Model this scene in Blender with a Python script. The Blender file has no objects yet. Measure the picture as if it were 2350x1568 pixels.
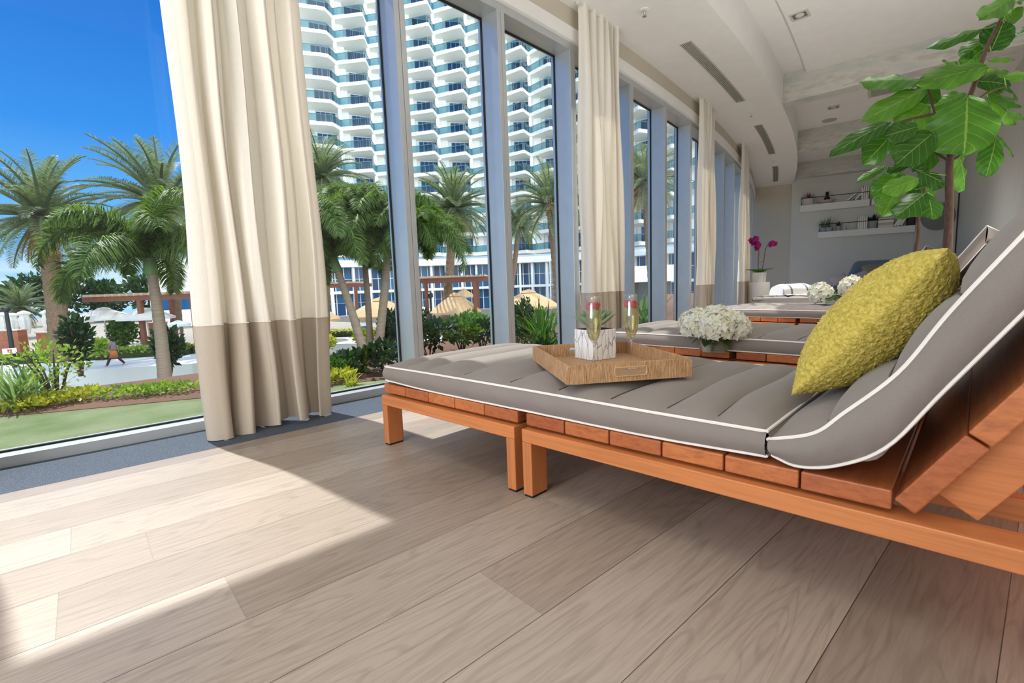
import bpy, bmesh, math, random
from mathutils import Vector, Matrix, noise
random.seed(7)
PI = math.pi
S = bpy.context.scene
COL = S.collection

# ---------------------------------------------------------------- camera
W_, H_, F_ = 2350.0, 1568.0, 1105.0
CX, CY, CAMH = W_ / 2, H_ / 2, 0.80

def _dir(x, y):
    return Vector((x - CX, y - CY, F_)).normalized()
_Z = -_dir(1523, 10400)
_X = _dir(2420, 612); _X = (_X - _Z * _X.dot(_Z)).normalized()
_Y = _Z.cross(_X)
C0 = Vector((0, 0, CAMH))
RIGHT = Vector((_X.x, _Y.x, _Z.x)); DOWN = Vector((_X.y, _Y.y, _Z.y)); FWD = Vector((_X.z, _Y.z, _Z.z))
UP = -DOWN

def ray(px, py):
    return FWD + RIGHT * ((px - CX) / F_) + DOWN * ((py - CY) / F_)
def at(px, py, d):                      # a point at a known distance in front of the camera
    return C0 + ray(px, py) * d
def onz(px, py, z):
    r = ray(px, py); return C0 + r * ((z - CAMH) / r.z)

cam_d = bpy.data.cameras.new('camera'); cam = bpy.data.objects.new('camera', cam_d); COL.objects.link(cam)
cam_d.sensor_width = 36; cam_d.lens = 36 * F_ / W_; cam_d.clip_start = 0.02; cam_d.clip_end = 600
m = Matrix((RIGHT, UP, -FWD)).transposed().to_4x4(); m.translation = C0
cam.matrix_world = m
S.camera = cam

# ---------------------------------------------------------------- colour management, sky, sun, added fill lamps
S.view_settings.view_transform = 'Standard'; S.view_settings.look = 'None'
S.view_settings.exposure = 0.12; S.view_settings.gamma = 1.0; S.view_settings.use_curve_mapping = False

def lin(c):
    return tuple(((v / 255) / 12.92 if v / 255 <= 0.04045 else ((v / 255 + 0.055) / 1.055) ** 2.4) for v in c)
def rgba(c):
    return lin(c) + (1.0,)

world = bpy.data.worlds.new('sky'); S.world = world; world.use_nodes = True
def build_sky():
    nt = world.node_tree; N = nt.nodes; L = nt.links; N.clear()
    def nd(t, **k):
        n = N.new(t)
        for a, b in k.items(): setattr(n, a, b)
        return n
    tc = nd('ShaderNodeTexCoord'); sep = nd('ShaderNodeSeparateXYZ'); L.new(tc.outputs['Generated'], sep.inputs[0])
    r = nd('ShaderNodeValToRGB'); L.new(sep.outputs['Z'], r.inputs[0])
    e = r.color_ramp.elements
    e[0].position = 0.0; e[0].color = (0.42, 0.74, 1.0, 1)
    e[1].position = 1.0; e[1].color = (0.005, 0.10, 0.50, 1)
    a = e.new(0.09); a.color = (0.20, 0.56, 1.0, 1)
    a = e.new(0.26); a.color = (0.035, 0.29, 0.86, 1)
    a = e.new(0.50); a.color = (0.005, 0.145, 0.63, 1)
    # low cloud bank over the horizon
    nz = nd('ShaderNodeTexNoise'); nz.inputs['Scale'].default_value = 3.0; nz.inputs['Detail'].default_value = 6
    mp = nd('ShaderNodeMapping'); mp.inputs['Scale'].default_value = (1.5, 1.5, 9); L.new(tc.outputs['Generated'], mp.inputs[0]); L.new(mp.outputs[0], nz.inputs[0])
    band = nd('ShaderNodeValToRGB'); L.new(sep.outputs['Z'], band.inputs[0])
    b = band.color_ramp.elements
    b[0].position = 0.0; b[0].color = (1, 1, 1, 1); b[1].position = 0.085; b[1].color = (0, 0, 0, 1)
    k = b.new(0.055); k.color = (0.9, 0.9, 0.9, 1)
    cr = nd('ShaderNodeValToRGB'); L.new(nz.outputs[0], cr.inputs[0])
    cr.color_ramp.elements[0].position = 0.42; cr.color_ramp.elements[1].position = 0.62
    mu = nd('ShaderNodeMath', operation='MULTIPLY'); L.new(band.outputs[0], mu.inputs[0]); L.new(cr.outputs[0], mu.inputs[1])
    mx = nd('ShaderNodeMixRGB'); L.new(mu.outputs[0], mx.inputs[0]); L.new(r.outputs[0], mx.inputs[1]); mx.inputs[2].default_value = (0.80, 0.92, 1.0, 1)
    # added brightness in the unseen half of the sky, opposite the sun, as fill light
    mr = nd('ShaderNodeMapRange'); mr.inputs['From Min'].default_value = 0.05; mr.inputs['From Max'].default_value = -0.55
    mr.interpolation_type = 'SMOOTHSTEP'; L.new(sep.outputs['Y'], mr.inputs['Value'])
    m2 = nd('ShaderNodeMixRGB'); L.new(mr.outputs[0], m2.inputs[0]); L.new(mx.outputs[0], m2.inputs[1]); m2.inputs[2].default_value = SKY_FILL
    bg = nd('ShaderNodeBackground'); L.new(m2.outputs[0], bg.inputs[0]); bg.inputs[1].default_value = 1.0
    out = nd('ShaderNodeOutputWorld'); L.new(bg.outputs[0], out.inputs[0])
SKY_FILL = (2.6, 2.85, 3.05, 1)
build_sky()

SUN_TRAVEL = Vector((0.155, -1.0, -math.tan(math.radians(57.1)) * 1.012)).normalized()
sun_d = bpy.data.lights.new('sun', 'SUN'); sun_d.energy = 5.6; sun_d.angle = math.radians(0.9); sun_d.color = (1.0, 0.975, 0.93)
sun = bpy.data.objects.new('sun', sun_d); COL.objects.link(sun)
sun.rotation_euler = SUN_TRAVEL.to_track_quat('-Z', 'Y').to_euler()
sun.location = (0, 20, 40)

def area(name, loc, target, sx, sy, power, col=(1, 0.97, 0.93), spread=180):
    d = bpy.data.lights.new(name, 'AREA'); d.shape = 'RECTANGLE'; d.size = sx; d.size_y = sy; d.energy = power; d.color = col; d.spread = math.radians(spread)
    o = bpy.data.objects.new(name, d); COL.objects.link(o); o.location = loc
    o.rotation_euler = (Vector(target) - Vector(loc)).to_track_quat('-Z', 'Y').to_euler()
    return o
area('added_ceiling_fill', (-0.1, 1.1, 3.55), (0.15, 1.3, 0.0), 1.0, 1.0, 5.0, (1, 0.93, 0.84), spread=75)  # added fill over the near left floor, no fitting there
area('added_uplight_fill', (5.2, -0.5, 0.25), (5.2, 1.1, 3.6), 7.0, 0.4, 95, (1, 0.98, 0.94), spread=115)  # added uplight behind the loungers to brighten the soffit, no fixture there
area('added_left_fill', (-3.0, 0.6, 1.7), (1.6, 1.3, 2.5), 2.6, 2.6, 118)  # added fill lamp at the left, standing in for daylight
area('added_ceiling_fill', (6.6, 1.4, 4.0), (6.6, 1.4, 0.0), 3.2, 1.4, 42, spread=95)  # added ceiling fill over the middle loungers, no fitting there
area('added_ceiling_fill', (11.2, 2.4, 4.0), (11.2, 2.4, 0.0), 2.6, 1.4, 40, spread=95)  # added ceiling fill toward the back wall, no fitting there

# ---------------------------------------------------------------- materials
MATS = {}
class NT:
    def __init__(s, name):
        s.m = bpy.data.materials.new(name); s.m.use_nodes = True; s.t = s.m.node_tree; s.N = s.t.nodes; s.L = s.t.links; s.N.clear()
        s.out = s.n('ShaderNodeOutputMaterial')
    def n(s, t, **k):
        x = s.N.new(t)
        for a, b in k.items(): setattr(x, a, b)
        return x
    def l(s, a, b): s.L.new(a, b)
    def coords(s, scale=(1, 1, 1), kind='Object', rot=(0, 0, 0)):
        tc = s.n('ShaderNodeTexCoord'); mp = s.n('ShaderNodeMapping'); mp.inputs['Scale'].default_value = scale; mp.inputs['Rotation'].default_value = rot
        s.l(tc.outputs[kind], mp.inputs[0]); return mp.outputs[0]
    def noise(s, v, scale, detail=3, rough=0.5, dist=0.0):
        x = s.n('ShaderNodeTexNoise'); x.inputs['Scale'].default_value = scale; x.inputs['Detail'].default_value = detail
        x.inputs['Roughness'].default_value = rough; x.inputs['Distortion'].default_value = dist
        if v is not None: s.l(v, x.inputs['Vector'])
        return x
    def ramp(s, f, stops):
        x = s.n('ShaderNodeValToRGB'); e = x.color_ramp.elements
        while len(e) < len(stops): e.new(0.5)
        for q, (p, c) in zip(e, stops):
            q.position = p; q.color = c if len(c) == 4 else tuple(c) + (1,)
        s.l(f, x.inputs[0]); return x.outputs[0]
    def mix(s, f, a, b, mode='MIX'):
        x = s.n('ShaderNodeMixRGB', blend_type=mode)
        for sock, v in ((x.inputs[0], f), (x.inputs[1], a), (x.inputs[2], b)):
            if hasattr(v, 'is_linked'): s.l(v, sock)
            else: sock.default_value = v
        return x.outputs[0]
    def bump(s, h, strength=0.3, dist=0.01):
        x = s.n('ShaderNodeBump'); x.inputs['Strength'].default_value = strength; x.inputs['Distance'].default_value = dist
        s.l(h, x.inputs['Height']); return x.outputs[0]
    def pbr(s, col, rough=0.6, metal=0, spec=0.5, normal=None, **k):
        p = s.n('ShaderNodeBsdfPrincipled')
        if hasattr(col, 'is_linked'): s.l(col, p.inputs['Base Color'])
        else: p.inputs['Base Color'].default_value = col
        if hasattr(rough, 'is_linked'): s.l(rough, p.inputs['Roughness'])
        else: p.inputs['Roughness'].default_value = rough
        p.inputs['Metallic'].default_value = metal; p.inputs['Specular IOR Level'].default_value = spec
        if normal is not None: s.l(normal, p.inputs['Normal'])
        for a, b in k.items(): p.inputs[a.replace('_', ' ')].default_value = b
        s.l(p.outputs[0], s.out.inputs[0]); return p

def plain(name, c, rough=0.6, var=0.08, scale=20, bump=0.0, metal=0, spec=0.4, kind='Object', stretch=(1, 1, 1)):
    if name in MATS: return MATS[name]
    t = NT(name); v = t.coords(stretch, kind); nz = t.noise(v, scale, 4)
    a = lin(c); lo = tuple(x * (1 - var) for x in a); hi = tuple(min(1, x * (1 + var)) for x in a)
    col = t.ramp(nz.outputs[0], [(0.3, lo), (0.7, hi)])
    t.pbr(col, rough, metal, spec, t.bump(nz.outputs[0], bump, 0.004) if bump else None)
    MATS[name] = t.m; return t.m

def isl(t):                              # a random value per separate piece of a mesh
    g = t.n('ShaderNodeNewGeometry'); return g.outputs['Random Per Island']

def leafmat(name, dark, light, trans=0.35, rough=0.45, tcol=None):
    if name in MATS: return MATS[name]
    t = NT(name); col = t.ramp(isl(t), [(0.0, lin(dark)), (1.0, lin(light))])
    p = t.pbr(col, rough, 0, 0.4)
    tr = t.n('ShaderNodeBsdfTranslucent')
    if tcol: tr.inputs[0].default_value = rgba(tcol)
    else: t.l(t.mix(1.0, col, (1.6, 1.6, 0.8, 1), 'MULTIPLY'), tr.inputs[0])
    mx = t.n('ShaderNodeMixShader'); mx.inputs[0].default_value = trans
    t.l(p.outputs[0], mx.inputs[1]); t.l(tr.outputs[0], mx.inputs[2]); t.l(mx.outputs[0], t.out.inputs[0])
    MATS[name] = t.m; return t.m

def glassmat(name, tint, refl=1.0, ior=1.5, rough=0.0, base=0.0):
    if name in MATS: return MATS[name]
    t = NT(name); tr = t.n('ShaderNodeBsdfTransparent'); tr.inputs[0].default_value = tuple(tint) + (1,)
    gl = t.n('ShaderNodeBsdfGlossy'); gl.inputs['Roughness'].default_value = rough; gl.inputs[0].default_value = (1, 1, 1, 1)
    fr = t.n('ShaderNodeLayerWeight'); fr.inputs[0].default_value = 0.5
    pw = t.n('ShaderNodeMath', operation='POWER'); t.l(fr.outputs['Facing'], pw.inputs[0]); pw.inputs[1].default_value = 4.0
    r0 = ((ior - 1) / (ior + 1)) ** 2 * refl + base
    mu = t.n('ShaderNodeMath', operation='MULTIPLY_ADD'); mu.use_clamp = True; t.l(pw.outputs[0], mu.inputs[0]); mu.inputs[1].default_value = 0.8; mu.inputs[2].default_value = r0
    mx = t.n('ShaderNodeMixShader'); t.l(mu.outputs[0], mx.inputs[0]); t.l(tr.outputs[0], mx.inputs[1]); t.l(gl.outputs[0], mx.inputs[2])
    t.l(mx.outputs[0], t.out.inputs[0]); MATS[name] = t.m; return t.m

def woodfloor():
    t = NT('oak_floor'); tc = t.n('ShaderNodeTexCoord'); mp = t.n('ShaderNodeMapping')
    mp.inputs['Location'].default_value = (0.66, -0.026 + 0.252 * 40, 0); t.l(tc.outputs['Object'], mp.inputs[0])
    sep = t.n('ShaderNodeSeparateXYZ'); t.l(mp.outputs[0], sep.inputs[0])
    PL = 2.9
    def mth(op, a, b=None):
        x = t.n('ShaderNodeMath', operation=op)
        for sck, v in ((x.inputs[0], a), (x.inputs[1], b)):
            if v is None: continue
            if hasattr(v, 'is_linked'): t.l(v, sck)
            else: sck.default_value = v
        return x.outputs[0]
    ry = mth('DIVIDE', sep.outputs['Y'], 0.252); row = mth('FLOOR', ry); fy = mth('FRACT', ry)
    w1 = t.n('ShaderNodeTexWhiteNoise', noise_dimensions='1D'); t.l(row, w1.inputs['W'])
    px = mth('ADD', mth('DIVIDE', sep.outputs['X'], PL), mth('MULTIPLY', w1.outputs['Value'], 5.0))
    colm = mth('FLOOR', px); fx = mth('FRACT', px)
    cmb = t.n('ShaderNodeCombineXYZ'); t.l(row, cmb.inputs[0]); t.l(colm, cmb.inputs[1])
    w2 = t.n('ShaderNodeTexWhiteNoise', noise_dimensions='3D'); t.l(cmb.outputs[0], w2.inputs['Vector'])
    # seams
    ey = mth('MULTIPLY', mth('MINIMUM', fy, mth('SUBTRACT', 1.0, fy)), 0.252)
    ex = mth('MULTIPLY', mth('MINIMUM', fx, mth('SUBTRACT', 1.0, fx)), PL)
    seam = mth('MAXIMUM', mth('LESS_THAN', ey, 0.0010), mth('MULTIPLY', mth('LESS_THAN', ex, 0.0010), 0.3))
    # grain, shifted per plank
    off = t.n('ShaderNodeVectorMath', operation='MULTIPLY_ADD'); t.l(w2.outputs['Color'], off.inputs[0]); off.inputs[1].default_value = (37, 19, 11)
    t.l(mp.outputs[0], off.inputs[2])
    m1 = t.n('ShaderNodeMapping'); m1.inputs['Scale'].default_value = (3.0, 55, 1); t.l(off.outputs[0], m1.inputs[0])
    fine = t.noise(m1.outputs[0], 1.6, 6, 0.65)
    m2 = t.n('ShaderNodeMapping'); m2.inputs['Scale'].default_value = (0.55, 4.2, 1); t.l(off.outputs[0], m2.inputs[0])
    broad = t.noise(m2.outputs[0], 1.4, 2, 0.5, 0.4)
    rings = mth('SINE', mth('MULTIPLY', broad.outputs[0], 120.0))
    ringc = t.ramp(mth('ADD', mth('MULTIPLY', rings, 0.5), 0.5), [(0.0, (0.78, 0.76, 0.74)), (0.30, (1, 1, 1)), (1, (1, 1, 1))])
    base = t.ramp(w2.outputs['Value'], [(0.0, lin((150, 136, 122))), (0.5, lin((164, 150, 135))), (1.0, lin((178, 166, 152)))])
    cl = t.noise(mp.outputs[0], 1.1, 3)
    base = t.mix(0.55, base, t.ramp(cl.outputs[0], [(0.3, (0.82, 0.79, 0.78)), (0.7, (1.08, 1.05, 1.04))]), 'MULTIPLY')
    fg = t.ramp(fine.outputs[0], [(0.30, (0.74, 0.71, 0.69)), (0.56, (1.04, 1.04, 1.04))])
    c = t.mix(0.75, base, fg, 'MULTIPLY'); c = t.mix(0.6, c, ringc, 'MULTIPLY')
    c = t.mix(seam, c, (0.05, 0.04, 0.035, 1))
    p = t.pbr(c, t.ramp(fine.outputs[0], [(0.3, (0.52,) * 3), (0.7, (0.40,) * 3)]), 0, 0.75)
    h = t.mix(seam, fine.outputs[0], (0, 0, 0, 1)); t.l(t.bump(h, 0.25, 0.002), p.inputs['Normal'])
    MATS['oak_floor'] = t.m; return t.m

def timber(name, c1, c2, axis='Y', rough=0.42, grain=1.0):
    if name in MATS: return MATS[name]
    t = NT(name); sc = {'X': (2.5, 22, 60), 'Y': (22, 2.5, 60), 'Z': (22, 60, 2.5)}[axis]
    g = t.n('ShaderNodeNewGeometry'); tc = t.n('ShaderNodeTexCoord')
    ad = t.n('ShaderNodeVectorMath', operation='ADD'); sc3 = t.n('ShaderNodeVectorMath', operation='SCALE'); sc3.inputs[0].default_value = (13, 7, 5)
    t.l(g.outputs['Random Per Island'], sc3.inputs['Scale']); t.l(tc.outputs['Object'], ad.inputs[0]); t.l(sc3.outputs[0], ad.inputs[1])
    mp = t.n('ShaderNodeMapping'); mp.inputs['Scale'].default_value = sc; t.l(ad.outputs[0], mp.inputs[0])
    nz = t.noise(mp.outputs[0], 1.3, 5, 0.6, 0.3)
    base = t.ramp(g.outputs['Random Per Island'], [(0, lin(c1)), (1, lin(c2))])
    gr = t.ramp(nz.outputs[0], [(0.3, (0.66, 0.60, 0.56)), (0.6, (1.05, 1.05, 1.05))])
    t.pbr(t.mix(0.8 * grain, base, gr, 'MULTIPLY'), rough, 0, 0.4, t.bump(nz.outputs[0], 0.15, 0.002))
    MATS[name] = t.m; return t.m

def fabric(name, c, scale=900, var=0.10, sheen=0.2, trans=0.0):
    if name in MATS: return MATS[name]
    t = NT(name); v = t.coords(); nz = t.noise(v, scale, 2); big = t.noise(v, 6, 3)
    a = lin(c); col = t.ramp(nz.outputs[0], [(0.3, tuple(x * (1 - var) for x in a)), (0.7, tuple(x * (1 + var) for x in a))])
    col = t.mix(0.35, col, t.ramp(big.outputs[0], [(0.3, (0.88, 0.88, 0.88)), (0.7, (1.07, 1.07, 1.07))]), 'MULTIPLY')
    p = t.pbr(col, 0.85, 0, 0.2, t.bump(nz.outputs[0], 0.12, 0.001)); p.inputs['Sheen Weight'].default_value = sheen
    if trans:
        tr = t.n('ShaderNodeBsdfTranslucent'); t.l(col, tr.inputs[0]); mx = t.n('ShaderNodeMixShader'); mx.inputs[0].default_value = trans
        t.l(p.outputs[0], mx.inputs[1]); t.l(tr.outputs[0], mx.inputs[2]); t.l(mx.outputs[0], t.out.inputs[0])
    MATS[name] = t.m; return t.m

# ---------------------------------------------------------------- mesh helpers
class MB:
    def __init__(s): s.v = []; s.f = []
    def add(s, vs, fs):
        o = len(s.v); s.v += [Vector(p) for p in vs]; s.f += [tuple(i + o for i in q) for q in fs]; return s
    def box(s, c, sz, rot=None, M=None):
        x, y, z = (q / 2 for q in sz)
        vs = [Vector(p) for p in ((-x, -y, -z), (x, -y, -z), (x, y, -z), (-x, y, -z), (-x, -y, z), (x, -y, z), (x, y, z), (-x, y, z))]
        if rot is not None: vs = [rot @ p for p in vs]
        vs = [p + Vector(c) for p in vs]
        if M is not None: vs = [M @ p for p in vs]
        return s.add(vs, [(0, 3, 2, 1), (4, 5, 6, 7), (0, 1, 5, 4), (1, 2, 6, 5), (2, 3, 7, 6), (3, 0, 4, 7)])
    def box2(s, a, b):
        return s.box([(p + q) / 2 for p, q in zip(a, b)], [abs(q - p) for p, q in zip(a, b)])
    def grid(s, fn, nu, nv, closeu=False, closev=False):
        vs = [fn(i / (nu if closeu else nu), j / nv) for i in range(nu if closeu else nu + 1) for j in range(nv if closev else nv + 1)]
        cu = nu if closeu else nu + 1; cv = nv if closev else nv + 1
        fs = []
        for i in range(nu):
            for j in range(nv):
                a = i; b = (i + 1) % cu; c = j; d = (j + 1) % cv
                fs.append((a * cv + c, b * cv + c, b * cv + d, a * cv + d))
        return s.add(vs, fs)
    def tube(s, pts, r, seg=8, cap=True, closed=False):
        pts = [Vector(p) for p in pts]; n = len(pts)
        rs = r if isinstance(r, (list, tuple)) else [r] * n
        vs = []; ref = None
        for i, p in enumerate(pts):
            if closed: d = pts[(i + 1) % n] - pts[i - 1]
            else: d = pts[min(i + 1, n - 1)] - pts[max(i - 1, 0)]
            if d.length < 1e-9: d = Vector((0, 0, 1))
            d.normalize()
            if ref is None:
                ref = Vector((0, 0, 1)) if abs(d.z) < 0.9 else Vector((1, 0, 0))
            a = (ref - d * ref.dot(d))
            if a.length < 1e-6: a = d.orthogonal()
            a.normalize(); ref = a; b = d.cross(a)
            for k in range(seg):
                q = 2 * PI * k / seg; vs.append(p + (a * math.cos(q) + b * math.sin(q)) * rs[i])
        fs = []
        for i in range(n if closed else n - 1):
            j = (i + 1) % n
            for k in range(seg):
                fs.append((i * seg + k, i * seg + (k + 1) % seg, j * seg + (k + 1) % seg, j * seg + k))
        if cap and not closed:
            fs.append(tuple(range(seg - 1, -1, -1))); fs.append(tuple((n - 1) * seg + k for k in range(seg)))
        return s.add(vs, fs)
    def lathe(s, prof, seg=24, c=(0, 0, 0), sx=1, sy=1):
        vs = []
        for r, z in prof:
            for k in range(seg):
                q = 2 * PI * k / seg; vs.append((c[0] + r * sx * math.cos(q), c[1] + r * sy * math.sin(q), c[2] + z))
        fs = []
        for i in range(len(prof) - 1):
            for k in range(seg):
                fs.append((i * seg + k, i * seg + (k + 1) % seg, (i + 1) * seg + (k + 1) % seg, (i + 1) * seg + k))
        if prof[0][0] > 1e-6: fs.append(tuple(range(seg - 1, -1, -1)))
        if prof[-1][0] > 1e-6: fs.append(tuple((len(prof) - 1) * seg + k for k in range(seg)))
        return s.add(vs, fs)
    def prism(s, poly, z0, z1):
        n = len(poly)
        vs = [(p[0], p[1], z0) for p in poly] + [(p[0], p[1], z1) for p in poly]
        fs = [tuple(range(n - 1, -1, -1)), tuple(range(n, 2 * n))] + [(i, (i + 1) % n, n + (i + 1) % n, n + i) for i in range(n)]
        return s.add(vs, fs)
    def quad(s, a, b, c, d): return s.add([a, b, c, d], [(0, 1, 2, 3)])
    def build(s, name, mat, parent=None, world=False, smooth=False, bevel=0.0, recalc=True, angle=0.7):
        me = bpy.data.meshes.new(name)
        vs = s.v
        if parent is not None and world:
            inv = (Matrix.Translation(parent.location) @ parent.rotation_euler.to_matrix().to_4x4()).inverted()
            if parent.parent is not None:
                g = parent.parent; inv = inv @ (Matrix.Translation(g.location) @ g.rotation_euler.to_matrix().to_4x4()).inverted()
            vs = [inv @ p for p in vs]
        me.from_pydata([tuple(p) for p in vs], [], s.f)
        if recalc:
            bm = bmesh.new(); bm.from_mesh(me); bmesh.ops.remove_doubles(bm, verts=bm.verts, dist=1e-6)
            bmesh.ops.recalc_face_normals(bm, faces=bm.faces); bm.to_mesh(me); bm.free()
        if smooth:
            me.polygons.foreach_set('use_smooth', [True] * len(me.polygons))
            if angle < 3: me.set_sharp_from_angle(angle=angle)
        me.materials.append(mat)
        o = bpy.data.objects.new(name, me); COL.objects.link(o)
        if parent is not None: o.parent = parent
        if bevel:
            b = o.modifiers.new('bevel', 'BEVEL'); b.width = bevel; b.segments = 2; b.limit_method = 'ANGLE'; b.angle_limit = 0.7
        return o

def tag(o, label, cat, group=None):
    o['label'] = label; o['category'] = cat
    if group: o['group'] = group
    return o
def thing(name, label, cat, loc=(0, 0, 0), rz=0.0, group=None):
    o = bpy.data.objects.new(name, None); COL.objects.link(o); o.location = loc; o.rotation_euler = (0, 0, rz); o.empty_display_size = 0.1
    return tag(o, label, cat, group)
def struct(o): o['kind'] = 'structure'; return o
def dup(root, loc, rz, label, group=None):
    def rec(o, par):
        c = o.copy(); COL.objects.link(c)
        if par is not None: c.parent = par
        for ch in o.children: rec(ch, c)
        return c
    r = rec(root, None); r.location = loc; r.rotation_euler = (0, 0, rz); r['label'] = label
    if group: r['group'] = group
    return r
def bez(pts, n):                         # smooth curve through points (Catmull-Rom)
    P = [Vector(p) for p in pts]; P = [P[0] * 2 - P[1]] + P + [P[-1] * 2 - P[-2]]; out = []
    segs = len(P) - 3
    for k in range(n + 1):
        u = k / n * segs; i = min(int(u), segs - 1); t = u - i; a, b, c, d = P[i:i + 4]
        out.append(0.5 * ((2 * b) + (c - a) * t + (2 * a - 5 * b + 4 * c - d) * t * t + (3 * b - a - 3 * c + d) * t ** 3))
    return out

# ---------------------------------------------------------------- window curve
def wy(x): return 3.48 + (x - 0.2) ** 2 / 80.0
def wp(x, off=0.0, z=0.0):               # point at distance `off` into the room from the glass at station x
    sl = (x - 0.2) / 40.0; n = Vector((sl, -1, 0)).normalized()
    return Vector((x, wy(x), 0)) + n * off + Vector((0, 0, z))
def wang(x): return math.atan((x - 0.2) / 40.0)
def xs(a, b, step=0.5):
    n = max(1, int((b - a) / step)); return [a + (b - a) * i / n for i in range(n + 1)]
def band(mb, a, b, o0, o1, z0, z1, step=0.5):   # a solid following the window curve
    X = xs(a, b, step); n = len(X); vs = []
    for x in X: vs += [wp(x, o0, z0), wp(x, o1, z0), wp(x, o1, z1), wp(x, o0, z1)]
    fs = []
    for i in range(n - 1):
        for k in range(4): fs.append((i * 4 + k, i * 4 + (k + 1) % 4, (i + 1) * 4 + (k + 1) % 4, (i + 1) * 4 + k))
    fs += [(3, 2, 1, 0), tuple((n - 1) * 4 + k for k in range(4))]
    return mb.add(vs, fs)

# ---------------------------------------------------------------- room shell
XA, XB = -2.9, 16.5                       # stretch of window wall that is built
M_white = plain('white_plaster', (242, 241, 238), 0.8, 0.02, 6)
M_wall = plain('grey_white_wall_paint', (214, 213, 207), 0.8, 0.02, 4)
M_beige = plain('warm_beige_wall_paint', (206, 198, 182), 0.8, 0.02, 4)
M_alu = plain('silver_anodised_aluminium', (196, 200, 202), 0.38, 0.03, 8, metal=0.5, spec=0.5)
M_gask = plain('black_rubber_gasket', (22, 26, 30), 0.5)
def slate():
    t = NT('blue_grey_granite'); v = t.coords(); a = t.noise(v, 260, 3); b = t.noise(v, 60, 3)
    c = t.ramp(a.outputs[0], [(0.32, lin((46, 51, 60))), (0.52, lin((78, 86, 98))), (0.72, lin((122, 132, 147)))])
    c = t.mix(0.3, c, t.ramp(b.outputs[0], [(0.3, (0.8, 0.8, 0.8)), (0.7, (1.1, 1.1, 1.1))]), 'MULTIPLY')
    t.pbr(c, 0.7, 0, 0.15); return t.m
def concrete():
    t = NT('board_marked_concrete'); v = t.coords((1, 1, 3)); a = t.noise(v, 2.2, 6, 0.65); b = t.noise(v, 9, 4)
    c = t.ramp(a.outputs[0], [(0.3, lin((186, 184, 174))), (0.5, lin((214, 212, 202))), (0.68, lin((190, 195, 194)))])
    c = t.mix(0.4, c, t.ramp(b.outputs[0], [(0.3, (0.82, 0.82, 0.80)), (0.65, (1.05, 1.05, 1.05))]), 'MULTIPLY')
    t.pbr(c, 0.85, 0, 0.2, t.bump(b.outputs[0], 0.2, 0.004)); return t.m
M_slate = slate(); M_conc = concrete()
GLASS = glassmat('clear_window_glass', (0.92, 0.96, 0.96), 0.5, 1.5, 0.0, 0.005)

ROOMW = 4.45
mb = MB()
X = xs(-5.0, 16.6, 0.6)
poly = [tuple(wp(x, 0.56)[:2]) for x in X] + [(17.6, 2.0), (17.6, -2.5), (-5.0, -4.0)]
mb.prism(poly, -0.12, 0.0)
struct(mb.build('floor', woodfloor()))
struct(band(MB(), -5.0, 16.4, 0.56, -0.16, -0.12, 0.0005).build('trim_1', M_slate))   # stone border along the glass

# soffit with the curved edge, upper ceiling, bulkhead over the window
struct(band(MB(), -4.0, 16.4, 0.20, 1.25, 3.6, 4.3).build('ceiling_soffit', M_white))
mb = MB(); Xc = xs(-5.0, 16.6, 0.6)
mb.prism([tuple(wp(x, 1.2)[:2]) for x in Xc] + [(17.8, 1.8), (17.8, -2.0), (5.0, -3.2), (-5.0, -3.2)], 4.1, 4.25)
struct(mb.build('ceiling', M_white))
struct(band(MB(), -4.0, 16.4, -0.1, 0.21, 3.40, 3.9).build('wall_window_side', M_beige))
struct(band(MB(), -4.0, 16.4, -0.1, 0.235, 3.27, 3.40).build('trim_2', M_white))

# concrete beams across the upper ceiling
def beam(x0, x1, rot, ylen, name='ceiling_beam'):
    mb = MB(); mb.box((0, 0, 0), (0.30, ylen, 0.46)); o = mb.build(name, M_conc, bevel=0.01)
    return o
for (p, q) in (((9.02, 3.1), (9.34, 0.6)), ((12.66, 4.15), (13.2, 1.5))):
    a = Vector(p + (0,)); b = Vector(q + (0,)); d = (b - a); ang = math.atan2(d.y, d.x) - PI / 2
    mb = MB(); mb.box((0, 0, 0), (0.30, d.length + 0.9, 0.46)); o = mb.build('ceiling_beam', M_conc, bevel=0.01)
    o.location = (a + b) / 2 + Vector((0.15, 0, 3.88)); o.rotation_euler = (0, 0, ang); struct(o)
# dropped white ceiling panel, with a shadow margin along the soffit
mb = MB(); mb.prism([tuple(wp(x, 1.58)[:2]) for x in xs(2.0, 8.85, 0.5)] + [tuple(wp(x, 4.4)[:2]) for x in reversed(xs(2.0, 8.85, 0.5))], 4.03, 4.10)
struct(mb.build('ceiling_panel', M_white))

# back wall (far end)
BW0 = Vector((16.33, 5.42, 0)); BD = Vector((0.32, -0.95, 0)).normalized(); BN = Vector((-0.95, -0.32, 0)).normalized()
def bwp(s, z, off=0.0): return BW0 + BD * s + BN * off + Vector((0, 0, z))
def wallslab(name, s0, s1, z0, z1, off0, off1, mat):
    mb = MB(); vs = [bwp(s0, z0, off0), bwp(s1, z0, off0), bwp(s1, z0, off1), bwp(s0, z0, off1), bwp(s0, z1, off0), bwp(s1, z1, off0), bwp(s1, z1, off1), bwp(s0, z1, off1)]
    mb.add(vs, [(0, 3, 2, 1), (4, 5, 6, 7), (0, 1, 5, 4), (1, 2, 6, 5), (2, 3, 7, 6), (3, 0, 4, 7)]); return struct(mb.build(name, mat))
wallslab('wall_back', 0.0, 3.4, 0, 4.3, 0.0, -0.25, M_wall)
wallslab('wall_back_alcove', -2.2, 0.0, 0, 4.3, -0.22, -0.45, M_beige)
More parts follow.
